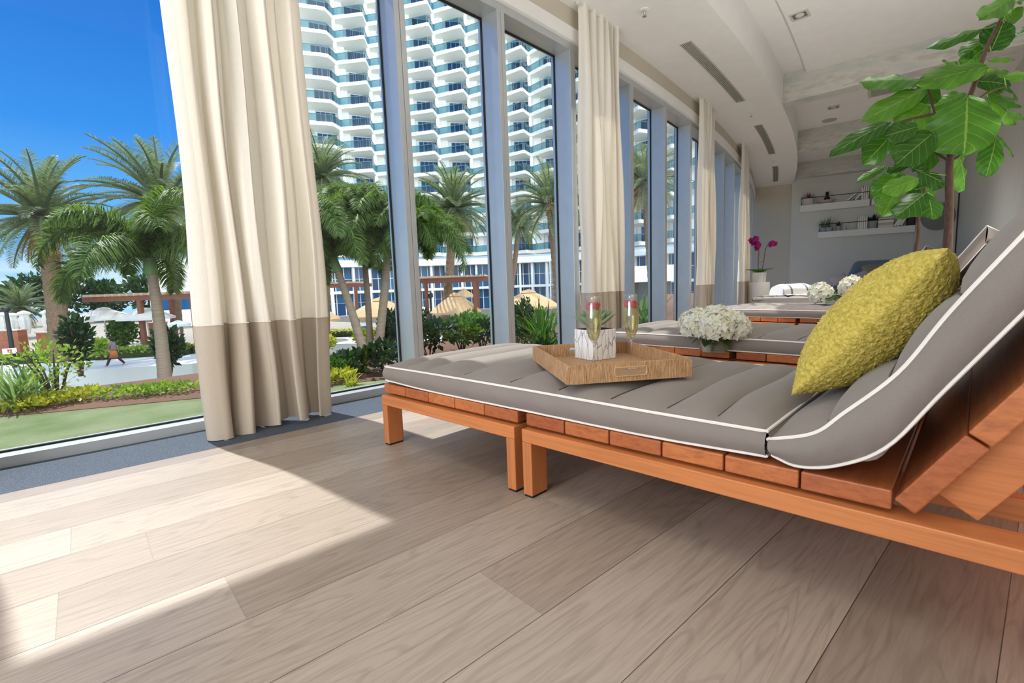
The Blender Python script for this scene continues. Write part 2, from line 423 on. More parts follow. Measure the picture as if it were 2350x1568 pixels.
wallslab('ceiling_beam_band', -0.3, 3.4, 3.66, 4.1, 0.28, 0.0, M_conc)
# right hand wall: column, recess, wall running back toward the viewer
def bray(px, py, off=0.0):               # where a sight line meets a plane `off` in front of the back wall
    P0 = BW0 + BN * off; r = ray(px, py); t = (P0 - C0).dot(BN) / r.dot(BN); return C0 + r * t
def sofp(p): return (Vector((p.x, p.y, 0)) - BW0).dot(BD)
s_col = sofp(bray(2095, 560)); s_dk = sofp(bray(2186, 560))
wallslab('wall_right_column', s_col, s_dk, 0, 4.3, 0.22, -0.1, M_wall)
wallslab('trim_4', s_dk, s_dk + 0.06, 0, 4.3, 0.20, 0.0, plain('dark_bronze_trim', (70, 74, 76), 0.5))
cw = bwp(s_dk + 0.06, 0)
pts = [cw] + [Vector((x, wy(x) - ROOMW, 0)) for x in (8.9, 7.0, 5.0, 3.0, 1.2, -1.0, -3.0, -5.0)]
mb = MB(); mb.prism([tuple(p[:2]) for p in pts] + [(p.x + 0.03, p.y - 0.2) for p in reversed(pts)], 0, 4.3)
struct(mb.build('wall_right', M_wall))

# window bays: aluminium frame (sill, head, mullion) and one pane each
MUL = [-2.98, -1.82, -0.66, 0.74, 1.91, 2.95, 4.00, 5.26, 6.29, 7.33, 8.4, 9.45, 10.5, 11.6, 12.7, 13.8, 14.9, 16.0]
for i in range(len(MUL) - 1):
    a, b = MUL[i], MUL[i + 1]
    mb = MB()
    band(mb, a, b, 0.0, 0.10, 0.0, 0.058, 0.6)                # sill
    band(mb, a, b, -0.06, 0.0, 0.0, 0.062, 0.6)
    band(mb, a, b, -0.04, 0.20, 3.20, 3.275, 0.6)             # head
    # mullion: two halves with a dark joint between them, deep toward the room
    c = wp(a, 0.08); R = Matrix.Rotation(wang(a), 3, 'Z')
    fr = mb.build('window_%d' % (i + 1), M_alu, bevel=0.002); struct(fr)
    mm = MB()
    for k in (0.0225, 0.0695): mm.box(wp(a + k, 0.075, 1.64), (0.044, 0.25, 3.27), R)
    mu = mm.build('mullion', M_alu, fr, bevel=0.003)
    gk = MB()
    gk.box(wp(a + 0.046, 0.05, 1.64), (0.006, 0.24, 3.2), R)
    gk.box(wp(a - 0.004, -0.004, 1.64), (0.008, 0.020, 3.14), R)
    band(gk, a + 0.09, b, -0.012, 0.008, 3.188, 3.2, 0.6); band(gk, a + 0.09, b, -0.012, 0.008, 0.058, 0.068, 0.6)
    gk.build('gasket', M_gask, fr)
    pn = MB(); q = [wp(a + 0.03, -0.002, 0.05), wp(b + 0.03, -0.002, 0.05), wp(b + 0.03, -0.002, 3.21), wp(a + 0.03, -0.002, 3.21)]
    pn.quad(*q); pn.build('window_pane', GLASS, fr, recalc=False)

# ---------------------------------------------------------------- ceiling fittings
M_grille = plain('white_metal_grille', (205, 202, 192), 0.5, 0.03); M_void = plain('dark_duct_void', (52, 50, 46), 0.9)
def linear_vent(x0, x1, label):
    c = wp((x0 + x1) / 2, 0.76, 3.6); t = thing('air_vent', label, 'air vent', tuple(c), 0, 'linear air vents in the soffit')
    fr = MB(); band(fr, x0, x1, 0.690, 0.702, 3.590, 3.604, 0.4); band(fr, x0, x1, 0.818, 0.830, 3.590, 3.604, 0.4)
    band(fr, x0 - 0.012, x0, 0.690, 0.830, 3.590, 3.604, 0.4); band(fr, x1, x1 + 0.012, 0.690, 0.830, 3.590, 3.604, 0.4)
    fr.build('vent_frame', M_grille, t, True)
    bk = MB(); band(bk, x0, x1, 0.70, 0.82, 3.5992, 3.603, 0.4); bk.build('vent_opening', M_void, t, True)
    sl = MB()
    for k in range(6): band(sl, x0, x1, 0.711 + k * 0.0185, 0.718 + k * 0.0185, 3.590, 3.600, 0.4)
    sl.build('vent_slats', M_grille, t, True)
linear_vent(5.57, 8.03, 'long white linear air vent in the soffit, nearest of three')
linear_vent(9.5, 11.95, 'white linear air vent in the soffit, middle one of three')
linear_vent(13.3, 15.4, 'white linear air vent in the soffit, farthest, by the back wall')
M_chrome = plain('chrome', (200, 200, 200), 0.2, 0.02, metal=0.9)
def sprinkler(p, label):
    t = thing('sprinkler_head', label, 'sprinkler', p, 0, 'sprinkler heads in the soffit')
    MB().lathe([(0, 0), (0.045, 0), (0.042, -0.008), (0.02, -0.012), (0, -0.012)], 20).build('escutcheon', M_white, t, smooth=True)
    b = MB(); b.lathe([(0.012, -0.012), (0.012, -0.035), (0.006, -0.045), (0.006, -0.06), (0, -0.06)], 12)
    b.tube([(-0.016, 0, -0.03), (-0.018, 0, -0.05), (0, 0, -0.068), (0.018, 0, -0.05), (0.016, 0, -0.03)], 0.003, 6); b.build('sprinkler_body', M_chrome, t, smooth=True)
    MB().lathe([(0, -0.066), (0.022, -0.066), (0.022, -0.07), (0, -0.07)], 16).build('deflector', M_chrome, t)
sprinkler((4.67, 3.0, 3.6), 'small chrome sprinkler head in the soffit, nearest, left of the long vent')
sprinkler((8.87, 3.62, 3.6), 'small sprinkler head in the soffit between nearest and middle vents')
sprinkler((12.77, 4.67, 3.6), 'tiny sprinkler head in the soffit before the farthest vent')
M_lamp = plain('frosted_lens', (225, 222, 212), 0.4)
def downlight(p, rz, label):
    t = thing('downlight', label, 'ceiling light', p, rz, 'square downlights in the upper ceiling')
    f = MB()
    for sx, sy, w, h in ((0, .09, .2, .025), (0, -.09, .2, .025), (.09, 0, .025, .16), (-.09, 0, .025, .16)): f.box((sx, sy, -0.006), (w, h, 0.016))
    f.build('trim_ring', M_grille, t); MB().box((0, 0, 0.0), (0.16, 0.16, 0.004)).build('lens', plain('dark_lamp_recess', (120, 116, 108), 0.5), t)
    MB().lathe([(0, -0.003), (0.05, -0.003), (0.045, -0.012), (0, -0.012)], 16).build('lamp', M_lamp, t)
downlight((7.05, 2.31, 4.03), 0.1, 'square recessed downlight in the white ceiling nearest the viewer')
downlight((11.53, 3.12, 4.1), 0.25, 'square recessed downlight between the two concrete beams')
t = thing('ceiling_speaker', 'round flush ceiling speaker in front of the second concrete beam', 'speaker', (12.4, 3.42, 4.1))
MB().lathe([(0, 0), (0.14, 0), (0.135, -0.012), (0.12, -0.014), (0, -0.014)], 28).build('grille', plain('grey_speaker_mesh', (176, 172, 162), 0.6), t, smooth=True)
t = thing('return_air_grille', 'rectangular slatted return air grille partly behind fig leaves', 'air vent', (11.28, 2.2, 4.1), 0.2)
f = MB(); f.box((0, 0, -0.004), (0.6, 0.6, 0.012)); f.build('grille_frame', M_grille, t)
MB().box((0, 0, -0.011), (0.5, 0.5, 0.004)).build('grille_opening', M_void, t)
s_ = MB(); [s_.box((-0.225 + 0.05 * k, 0, -0.013), (0.022, 0.5, 0.012)) for k in range(10)]; s_.build('grille_slats', M_grille, t)

# ---------------------------------------------------------------- curtains
def curtmat(name, c, trans):
    t = NT(name); v = t.coords((1, 1, 0.06)); nz = t.noise(v, 420, 3); big = t.noise(t.coords((1, 1, .3)), 5, 3)
    a = lin(c); col = t.ramp(nz.outputs[0], [(0.3, tuple(x * 0.95 for x in a)), (0.7, tuple(min(1, x * 1.03) for x in a))])
    col = t.mix(0.2, col, t.ramp(big.outputs[0], [(0.3, (0.9, 0.89, 0.86)), (0.7, (1.05, 1.05, 1.05))]), 'MULTIPLY')
    p = t.pbr(col, 0.9, 0, 0.15, t.bump(nz.outputs[0], 0.1, 0.001)); tr = t.n('ShaderNodeBsdfTranslucent'); t.l(t.mix(1.0, col, (1.0, 0.92, 0.78, 1), 'MULTIPLY'), tr.inputs[0])
    mx = t.n('ShaderNodeMixShader'); mx.inputs[0].default_value = trans; t.l(p.outputs[0], mx.inputs[1]); t.l(tr.outputs[0], mx.inputs[2]); t.l(mx.outputs[0], t.out.inputs[0])
    return t.m
M_cur = curtmat('ivory_linen_curtain', (250, 245, 236), 0.19); M_band = curtmat('taupe_linen_hem_band', (200, 188, 173), 0.10)
M_rail = plain('white_curtain_rail', (225, 222, 214), 0.4)
def curtain(x0, x1, off, label, folds, seed, amp=0.075, seam=0.655, spread=0.05):
    rnd = random.Random(seed)
    base = wp((x0 + x1) / 2, off); t = thing('curtain', label, 'curtain', tuple(base), 0, 'two tone floor length curtains along the window')
    ph = [rnd.uniform(-0.25, 0.25) for _ in range(folds + 2)]; am = [rnd.uniform(0.65, 1.15) for _ in range(folds + 2)]
    wid = [rnd.uniform(0.7, 1.3) for _ in range(folds)]; tot = sum(wid); cum = [0]
    for w in wid: cum.append(cum[-1] + w / tot)
    def pt(u, z):
        k = max(i for i in range(folds) if cum[i] <= u + 1e-9); f = (u - cum[k]) / (cum[k + 1] - cum[k])
        low = 1 - min(1, z / 3.6)                                    # 0 at the rail, 1 at the hem
        x = x0 + (x1 - x0) * u + (u - 0.5) * spread * (0.4 + low) + 0.02 * math.sin(3 * z + 9 * u + seed) * low
        A = amp * am[k] * (0.55 + 0.55 * low)
        w = math.sin(2 * PI * f - PI / 2)
        w = math.copysign(abs(w) ** 0.75, w)
        o = off + A * w * 0.5 + 0.018 * math.sin(2.1 * z + 5 * k + seed) * low + 0.012 * math.sin(11 * u + 2.4 * z)
        x += (x1 - x0) / folds * 0.30 * math.sin(4 * PI * f + 0.6 + k) * (0.35 + 0.65 * low) * am[k]
        return wp(x, o, z)
    nu = folds * 16
    def zc(v): return seam + v * (3.6 - seam)
    MB().grid(lambda u, v: pt(u, zc(v)), nu, 30).build('curtain_panel', M_cur, t, True, True, angle=9)
    MB().grid(lambda u, v: pt(u, 0.012 + v * (seam - 0.012) + (0.012 * math.sin(7 * u + seed) * (1 - v) if v == 0 else 0)), nu, 10).build('hem_band', M_band, t, True, True, angle=9)
    sm = MB(); pts = [pt(i / nu, seam) + (wp(0.2, 1) - wp(0.2, 0)) * 0.002 for i in range(nu + 1)]; sm.tube(pts, 0.003, 6); sm.build('seam', M_cur, t, True, True)
    rl = MB(); band(rl, x0 - 0.05, x1 + 0.05, off - 0.02, off + 0.02, 3.575, 3.602, 0.3); rl.build('curtain_rail', M_rail, t, True)
curtain(0.475, 1.175, 0.335, 'large ivory curtain with taupe hem band, nearest, falling to the stone border', 5, 3, 0.17, 0.645, 0.03)
curtain(-1.25, -0.435, 0.335, 'ivory and taupe curtain at the left picture edge, seen by its floor shadow', 6, 5, 0.15, 0.645, 0.0)
curtain(4.02, 4.72, 0.33, 'ivory and taupe curtain second from the viewer, behind the champagne glasses', 6, 11, 0.15, 0.70)
curtain(7.42, 8.16, 0.33, 'ivory and taupe curtain third from the viewer, left of the white hydrangeas', 6, 23, 0.15, 0.71)
curtain(10.6, 11.5, 0.33, 'ivory and taupe curtain farthest away, left of the orchid pedestal', 6, 31, 0.15, 0.72)
# ---------------------------------------------------------------- loungers
M_teak = timber('oiled_teak_slats', (160, 86, 52), (204, 124, 70), 'X', 0.38)
M_teakf = timber('oiled_teak_frame', (204, 126, 72), (214, 138, 84), 'Y', 0.42, 0.7)
M_pad = plain('black_plastic_foot', (28, 28, 30), 0.6)
LW = 1.12                                     # deck width
def frame_part(t, ya, yb):                    # rails, cross rails and legs of a bench between ya and yb
    fr = MB()
    for x in (0.045, LW - 0.045): fr.box2((x - 0.045, ya, 0.214), (x + 0.045, yb, 0.264))
    for y in (ya + 0.0225, yb - 0.0225): fr.box2((0.09, y - 0.0225, 0.214), (LW - 0.09, y + 0.0225, 0.262))
    fr.box2((0.30, ya + 0.045, 0.205), (0.345, yb - 0.045, 0.262))
    fr.build('frame', M_teakf, t, bevel=0.003)
    for x in (0.0, LW - 0.09):
        for y in (ya, yb - 0.045):
            lg = MB().box2((x, y, 0.008), (x + 0.09, y + 0.045, 0.214)).build('leg', timber('oiled_teak_leg', (196, 122, 72), (206, 132, 80), 'Z', 0.45, 0.7), t, bevel=0.003)
            MB().box2((x + 0.004, y + 0.003, 0.0), (x + 0.086, y + 0.042, 0.008)).build('foot_pad', M_pad, lg)
def slat_row(mb, y0, y1, n, z0=0.274, z1=0.320, x0=0.022, x1=LW - 0.022):
    w = (y1 - y0) / n
    for k in range(n): mb.box2((x0, y0 + k * w + 0.0025, z0), (x1, y0 + (k + 1) * w - 0.0025, z1))
def footbench(label):
    t = thing('foot_bench', label, 'bench', (0, 0, 0), 0, 'teak foot benches at the window end of the loungers')
    frame_part(t, 0.035, 0.985)
    mb = MB(); slat_row(mb, 0.032, 0.992, 5); mb.build('slat_deck', M_teak, t, bevel=0.004)
    for x in (0.06, LW - 0.10): MB().box2((x, 0.06, 0.262), (x + 0.04, 0.96, 0.274)).build('batten', M_pad, t)
    return t
HY, HZ, REC = -1.125, 0.310, math.radians(57.5)   # hinge of the backrest
def lounger(label):
    t = thing('sun_lounger', label, 'sun lounger', (0, 0, 0), 0, 'teak sun loungers facing the window')
    frame_part(t, -2.02, -0.005)
    mb = MB(); slat_row(mb, -1.108, -0.008, 6)
    mb.build('slat_deck', M_teak, t, bevel=0.004)
    for x in (0.06, LW - 0.10): MB().box2((x, -1.09, 0.262), (x + 0.04, -0.06, 0.274)).build('batten', M_pad, t)
    R = Matrix.Rotation(-(REC), 3, 'X')         # local +(-y) runs up the back
    def bk(mb, s0, s1, n0, n1, x0, x1):         # s along the back, n outward from the sitting face
        d = Vector((0, -math.cos(REC), math.sin(REC))); n = Vector((0, -math.sin(REC), -math.cos(REC))); o = Vector((0, HY + 0.01, HZ))
        vs = [o + d * s + n * q + Vector((x, 0, 0)) for s in (s0, s1) for q in (n0, n1) for x in (x0, x1)]
        mb.add(vs, [(0, 1, 3, 2), (4, 6, 7, 5), (0, 4, 5, 1), (2, 3, 7, 6), (0, 2, 6, 4), (1, 5, 7, 3)])
    sl = MB()
    for k in range(4): bk(sl, -0.012 + k * 0.205, 0.188 + k * 0.205, 0.0, 0.045, 0.022, LW - 0.022)
    br = sl.build('backrest', M_teak, t, bevel=0.004)
    for x in (0.10, LW - 0.19):
        st = MB(); bk(st, 0.03, 0.80, 0.045, 0.135, x, x + 0.045); st.build('backrest_stringer', M_teakf, br, bevel=0.003)
    st = MB(); bk(st, 0.30, 0.345, 0.045, 0.09, 0.145, LW - 0.19); st.build('backrest_crossbar', M_teakf, br, bevel=0.003)
    pr = MB(); d = Vector((0, -math.cos(REC), math.sin(REC)))
    a = Vector((0.17, HY, HZ)) + d * 0.45 + Vector((0, -0.08, -0.05)); b = Vector((0.17, -1.93, 0.27))
    for dx in (0.0, LW - 0.34): MB().tube([a + Vector((dx, 0, 0)), b + Vector((dx, 0, 0))], 0.012, 8).build('support_arm', M_teakf, t)
    for x in (0.10, LW - 0.10): MB().tube([(x - 0.04, HY, HZ - 0.012), (x + 0.04, HY, HZ - 0.012)], 0.012, 10).build('hinge', M_chrome, t)
    return t
M_cush = fabric('taupe_canvas', (138, 129, 122), 700, 0.08, 0.15)
M_pipe = fabric('white_piping', (240, 234, 226), 700, 0.03, 0.1)
def pad(t, name, lower, upper, x0, x1, nseg, puff, seed, side=0.014):
    rnd = random.Random(seed); ns = nseg * 8; nx = 18
    Lc = bez([(0, y, z) for y, z in lower], ns); Uc = bez([(0, y, z) for y, z in upper], ns)
    sag = [rnd.uniform(0.8, 1.15) for _ in range(nseg + 1)]
    def norm(j):
        d = (Uc[min(j + 1, ns)] - Uc[max(j - 1, 0)]); d.normalize(); n = Vector((0, -d.z, d.y)); return n if n.z >= 0 or abs(n.z) < 0.2 and n.y > 0 else -n
    N = [norm(j) for j in range(ns + 1)]
    for j in range(ns + 1):
        if N[j].dot(Uc[j] - Lc[j]) < 0: N[j] = -N[j]
    def top(u, v):
        j = round(v * ns); x = x0 + (x1 - x0) * u
        k = j / 8; q = abs(math.sin(PI * k)) ** 0.55; ex = 1 - abs(2 * u - 1) ** 5
        end = min(1, min(v, 1 - v) * nseg * 1.6) ** 0.5 if nseg > 1 else 1
        h = puff * (q * sag[min(int(k), nseg)] * (0.35 + 0.65 * ex) - 0.10) * (1 if 0 < j < ns else 0) * (1 if 0 < u < 1 else 0)
        h += puff * 0.45 * ex * end * (1 if 0 < u < 1 else 0)
        wob = 0.006 * math.sin(9 * u + seed + 2 * k) * ex
        p = Uc[j].copy(); p.x = x; p += N[j] * h
        t_ = (Uc[min(j + 1, ns)] - Uc[max(j - 1, 0)]).normalized(); return p + t_ * wob
    mb = MB(); mb.grid(top, nx, ns)
    def bot(u, v):
        j = round(v * ns); p = Lc[j].copy(); p.x = x0 + (x1 - x0) * u; return p
    mb.grid(bot, nx, ns)
    def sidef(x, sgn):
        def fn(u, v):
            j = round(v * ns); p = Lc[j].lerp(Uc[j], u); p.x = x + sgn * (side * math.sin(PI * u) + 0.002 * math.sin(v * 70 + 3 * u) * math.sin(PI * u)); return p
        return fn
    mb.grid(sidef(x0, -1), 6, ns); mb.grid(sidef(x1, 1), 6, ns)
    for j, sg in ((0, 1), (ns, -1)):
        d = (Uc[1] - Uc[0]).normalized() * -1 if j == 0 else (Uc[-1] - Uc[-2]).normalized()
        def fn(u, v, j=j, d=d):
            p = Lc[j].lerp(Uc[j], u) + d * side * math.sin(PI * u); p.x = x0 + (x1 - x0) * v; return p
        mb.grid(fn, 6, nx)
    o = mb.build(name, M_cush, t, smooth=True, angle=1.1)
    pp = MB()
    for c in (Uc, Lc):
        lp = [Vector((x0, p.y, p.z)) for p in c] + [Vector((x1, p.y, p.z)) for p in reversed(c)]
        pp.tube(lp, 0.0048, 6, closed=True)
    pp.build('piping', M_pipe, o, smooth=True)
    sm = MB()
    for k in range(1, nseg):
        sm.tube([top(i / nx, k / nseg) + N[k * 8] * 0.0020 for i in range(1, nx)], 0.0026, 5)
    sm.build('seam', plain('grey_thread_seam', (96, 88, 82), 0.9), o)
    return o
def cushion(label):
    t = thing('lounger_cushion', label, 'cushion', (0, 0, 0.32), 0, 'taupe lounger cushions with white piping')
    z = -0.32
    pad(t, 'seat_pad', [(0.985, 0.338 + z), (0.6, 0.327 + z), (0.0, 0.327 + z), (-0.5, 0.327 + z), (-0.845, 0.338 + z)],
        [(0.985, 0.408 + z), (0.6, 0.410 + z), (0.0, 0.408 + z), (-0.5, 0.404 + z), (-0.845, 0.404 + z)], 0.03, 1.03, 9, 0.030, 5)
    c, s = math.cos(REC), math.sin(REC)
    lo = [(-0.862, 0.345 + z), (-0.92, 0.331 + z), (-1.0, 0.352 + z), (-1.09, 0.415 + z)]
    up = [(-0.850, 0.385 + z), (-0.95, 0.420 + z), (-1.01, 0.480 + z), (-1.105, 0.585 + z)]
    for k in (0.16, 0.34, 0.54, 0.72):
        lo.append((-1.09 - c * k, 0.415 + z + s * k)); up.append((-1.118 + 0.018 - c * k + 0.005, 0.585 + z + s * k * 0.98))
    pad(t, 'back_pad', lo, up, 0.025, 1.035, 5, 0.026, 9, 0.02)
    tie = MB(); tie.tube(bez([(0.03, -1.02, 0.372 + z), (0.035, -1.07, 0.385 + z), (0.05, -1.10, 0.43 + z)], 8), 0.006, 6)
    tie.build('tie_strap', M_cush, t)
    return t
A1 = math.atan(0.075)
L = [((1.192, 1.31, 0), A1), ((3.130, 1.36, 0), math.atan(0.05)), ((6.03, 1.90, 0), math.atan(-0.02)), ((7.62, 2.02, 0), math.atan(0.02)), ((9.55, 2.80, 0), math.atan(0.05))]
nm = ['nearest lounger, under the rattan tray', 'second lounger, beside the hydrangea bowl', 'third lounger, beyond the first fig tree', 'fourth lounger, behind the green pillow', 'farthest lounger, carrying the rolled striped towel']
ln = lounger('teak slatted sun lounger, ' + nm[0]); fb = footbench('low teak slatted bench extending the ' + nm[0])
cu = cushion('taupe tufted cushion on the ' + nm[0])
def place(o, k, dz=0.0):
    o.location = Vector(L[k][0]) + Vector((0, 0, dz)); o.rotation_euler = (0, 0, L[k][1])
for k in range(1, 5):
    dup(ln, L[k][0], L[k][1], 'teak slatted sun lounger, ' + nm[k]); dup(fb, L[k][0], L[k][1], 'low teak slatted bench extending the ' + nm[k])
    dup(cu, Vector(L[k][0]) + Vector((0, 0, 0.32)), L[k][1], 'taupe tufted cushion on the ' + nm[k])
place(ln, 0); place(fb, 0); place(cu, 0, 0.32)

# ---------------------------------------------------------------- green fleece pillow
def fleece():
    t = NT('olive_fleece'); v = t.coords(); a = t.noise(v, 95, 3, 0.6); vo = t.n('ShaderNodeTexVoronoi'); vo.inputs['Scale'].default_value = 150; t.l(v, vo.inputs['Vector'])
    c = t.ramp(a.outputs[0], [(0.3, lin((166, 150, 64))), (0.55, lin((206, 186, 92))), (0.75, lin((224, 208, 122)))])
    p = t.pbr(c, 0.95, 0, 0.1, t.bump(t.mix(0.5, vo.outputs[0], a.outputs[0]), 0.9, 0.006)); p.inputs['Sheen Weight'].default_value = 0.4; p.inputs['Sheen Tint'].default_value = rgba((220, 205, 120))
    return t.m
def pillow_mb(w, h, T, n=40, fuzz=0.0, fs=70):
    mb = MB()
    def f(sg):
        def fn(u, v):
            a, b = 2 * u - 1, 2 * v - 1
            e = (1 - abs(a) ** 2.6) * (1 - abs(b) ** 2.6); th = T / 2 * max(0, e) ** 0.66
            x = a * w / 2 * (1 - 0.07 * (1 - b * b)); y = b * h / 2 * (1 - 0.07 * (1 - a * a))
            k_ = 1 - 0.045 * (a * b) ** 2; x *= k_; y *= k_
            p = Vector((x, y, sg * th))
            if fuzz:
                q = noise.noise(p * fs) + 0.6 * noise.noise(p * fs * 2.1)
                d = Vector((a * 0.4 * abs(a) ** 4, b * 0.4 * abs(b) ** 4, sg * max(0.0, e) ** 0.3)); p += d * fuzz * q
            return p
        return fn
    mb.grid(f(1), n, n); mb.grid(f(-1), n, n); return mb
t = thing('throw_pillow', 'olive green fleece pillow leaning on the nearest lounger backrest', 'pillow', (1.765, 0.345, 0.655))
# local axes: width along the lounger's width, height up the slope
o = pillow_mb(0.54, 0.53, 0.22, 190, 0.0062, 92).build('pillow_cover', fleece(), t, smooth=True, angle=9)
ax = Vector((math.cos(A1), math.sin(A1), 0)); hh = Vector((0.02, -0.63, 0.78)).normalized(); nn = ax.cross(hh).normalized(); hh = nn.cross(ax)
o.matrix_local = Matrix((ax, hh, nn)).transposed().to_4x4()
# ---------------------------------------------------------------- rattan tray and what stands on it
def rattan():
    t = NT('woven_rattan'); v = t.coords(); a = t.noise(t.coords((360, 360, 24)), 1.0, 2, 0.6); b = t.noise(t.coords((360, 360, 700)), 1.0, 2, 0.6); c = t.noise(v, 26, 4)
    w = t.n('ShaderNodeTexChecker'); w.inputs['Scale'].default_value = 330; t.l(v, w.inputs['Vector'])
    h = t.mix(0.35, a.outputs[0], b.outputs[0])
    col = t.ramp(h, [(0.30, lin((112, 78, 50))), (0.5, lin((188, 148, 108))), (0.70, lin((226, 192, 152)))])
    col = t.mix(0.5, col, t.ramp(c.outputs[0], [(0.3, (0.80, 0.74, 0.66)), (0.7, (1.08, 1.06, 1.03))]), 'MULTIPLY')
    t.pbr(col, 0.6, 0, 0.3, t.bump(h, 0.4, 0.001)); return t.m
M_rat = rattan(); M_ratrim = plain('pale_rattan_edge', (206, 168, 122), 0.5, 0.12, 60)
def holed_wall(mb, L_, H, T, M, hole=True):    # upright board along local x, thickness along y
    hw, hh, hz = 0.058, 0.0145, H * 0.52
    if not hole:
        mb.box((L_ / 2, T / 2, H / 2), (L_, T, H), None, M); return
    n = 40; vs = []; fs = []
    for y in (0, T):
        for k in range(n):
            q = 2 * PI * (k + 0.5) / n; ca, sa = math.cos(q), math.sin(q)
            ix = math.copysign(min(abs(ca) * 1.6, 1) ** 1.0, ca); x_ = (hw - hh) * max(-1, min(1, ca * 1.9)) + hh * ca; z_ = hh * math.copysign(min(1, abs(sa) * 1.5), sa)
            vs.append(M @ Vector((L_ / 2 + x_, y, hz + z_)))
        for k in range(n):
            q = 2 * PI * (k + 0.5) / n; ca, sa = math.cos(q), math.sin(q); s = 1 / max(abs(ca), abs(sa))
            ox, oz = ca * s, sa * s
            vs.append(M @ Vector((L_ / 2 + ox * L_ / 2, y, (hz + oz * (H - hz)) if oz > 0 else hz + oz * hz)))
    for k in range(n):
        j = (k + 1) % n
        fs += [(k, j, n + j, n + k), (2 * n + k, 3 * n + k, 3 * n + j, 2 * n + j), (k, 2 * n + k, 2 * n + j, j), (n + k, n + j, 3 * n + j, 3 * n + k)]
    mb.add(vs, fs)
TO = Vector((1.229, 1.103, 0)); TA = Vector((0.39, -0.253, 0)).normalized(); TB = Vector((-TA.y, TA.x, 0)); TZ = 0.4515
def tp(a, b, z): return TO + TA * a + TB * b + Vector((0, 0, TZ + z))
t = thing('serving_tray', 'square woven rattan tray with cut out handles on the nearest cushion', 'tray', tuple(tp(0.233, 0.31, 0)))
TW, TL, TH, TT = 0.466, 0.60, 0.068, 0.013
def TM(a, b, rz): return Matrix.Translation(tp(a, b, 0)) @ Matrix.Rotation(math.atan2(TA.y, TA.x) + rz, 4, 'Z')
mb = MB(); mb.box((TW / 2, TL / 2, 0.006), (TW - 0.004, TL - 0.004, 0.012), None, TM(0, 0, 0)); mb.build('tray_base', M_rat, t, True)
for rz, a, b, ln_, ho in ((0, 0, 0, TW, True), (0, 0, TL - TT, TW, True), (PI / 2, TT, TT, TL - 2 * TT, False), (PI / 2, TW, TT, TL - 2 * TT, False)):
    mb = MB(); holed_wall(mb, ln_, TH, TT, TM(a, b, rz), ho); mb.build('tray_side', M_rat, t, True, bevel=0.0015)
for b in (-0.0015, TL + 0.0015):                # smooth rims round the handle openings
    M = TM(0, b, 0); mb = MB()
    pts = []
    for k in range(36):
        q = 2 * PI * k / 36; ca, sa = math.cos(q), math.sin(q)
        pts.append(M @ Vector((TW / 2 + 0.045 * max(-1, min(1, ca * 1.9)) + 0.0155 * ca, 0, TH * 0.52 + 0.0155 * math.copysign(min(1, abs(sa) * 1.5), sa))))
    mb.tube(pts, 0.0022, 6, closed=True); mb.build('handle_rim', M_ratrim, t, True, True)

def bark():
    t = NT('white_bark_ceramic'); v = t.coords((46, 46, 9)); vo = t.n('ShaderNodeTexVoronoi', feature='DISTANCE_TO_EDGE'); vo.inputs['Scale'].default_value = 1.0
    nz = t.noise(t.coords((9, 9, 9)), 3, 4); ad = t.mix(0.35, v, nz.outputs['Color'], 'ADD'); t.l(ad, vo.inputs['Vector'])
    c = t.ramp(vo.outputs[0], [(0.0, lin((120, 122, 130))), (0.03, lin((224, 224, 224))), (0.07, lin((242, 241, 238)))])
    t.pbr(c, 0.6, 0, 0.3, t.bump(t.ramp(vo.outputs[0], [(0, (0, 0, 0)), (0.1, (1, 1, 1))]), 0.5, 0.002)); return t.m
PC = Vector((1.712, 1.362, TZ + 0.0125)); PA = math.atan2(0.98, 0.2)
t = thing('succulent_planter', 'white bark textured cube planter with a pale green succulent on the tray', 'plant', tuple(PC), PA - PI / 2)
w = 0.066
MB().box((0, 0, 0.066), (2 * w, 2 * w, 0.132)).build('planter_pot', bark(), t, bevel=0.003)
MB().box((0, 0, 0.1325), (2 * w - 0.02, 2 * w - 0.02, 0.003)).build('soil', plain('dark_soil', (52, 42, 34), 0.95, 0.3, 200), t)
def blade(mb, base, dirv, length, width, curl=0.3, n=8, fold=0.25, up=Vector((0, 0, 1)), prof=None):
    d = dirv.normalized(); side = d.cross(up)
    if side.length < 1e-3: side = Vector((1, 0, 0))
    side.normalize(); nrm = side.cross(d).normalized(); vs = []; fs = []
    p = Vector(base); dd = d.copy()
    for i in range(n + 1):
        u = i / n; wv = width / 2 * (prof(u) if prof else math.sin(PI * min(1, u * 0.72 + 0.26)) ** 0.8 * (1 if u < 1 else 0.02))
        vs += [p - side * wv + nrm * wv * fold, p, p + side * wv + nrm * wv * fold]
        dd = (dd - Vector((0, 0, 1)) * curl / n).normalized(); nrm = side.cross(dd).normalized(); p = p + dd * length / n
    for i in range(n):
        a = 3 * i; fs += [(a, a + 1, a + 4, a + 3), (a + 1, a + 2, a + 5, a + 4)]
    mb.add(vs, fs)
rnd = random.Random(4); mb = MB()
for k in range(64):
    ring = k / 64; an = k * 2.399; el = math.radians(20 + 62 * ring); ln_ = 0.115 - 0.045 * ring
    d = Vector((math.cos(an) * math.cos(el), math.sin(an) * math.cos(el), math.sin(el)))
    blade(mb, Vector((0.012 * math.cos(an), 0.012 * math.sin(an), 0.135 + 0.012 * ring)), d, ln_, 0.036, -0.45, 7, 0.5)
mb.build('succulent_rosette', leafmat('succulent_leaf', (126, 156, 134), (180, 204, 182), 0.15, 0.5), t, smooth=True, angle=9, recalc=False)

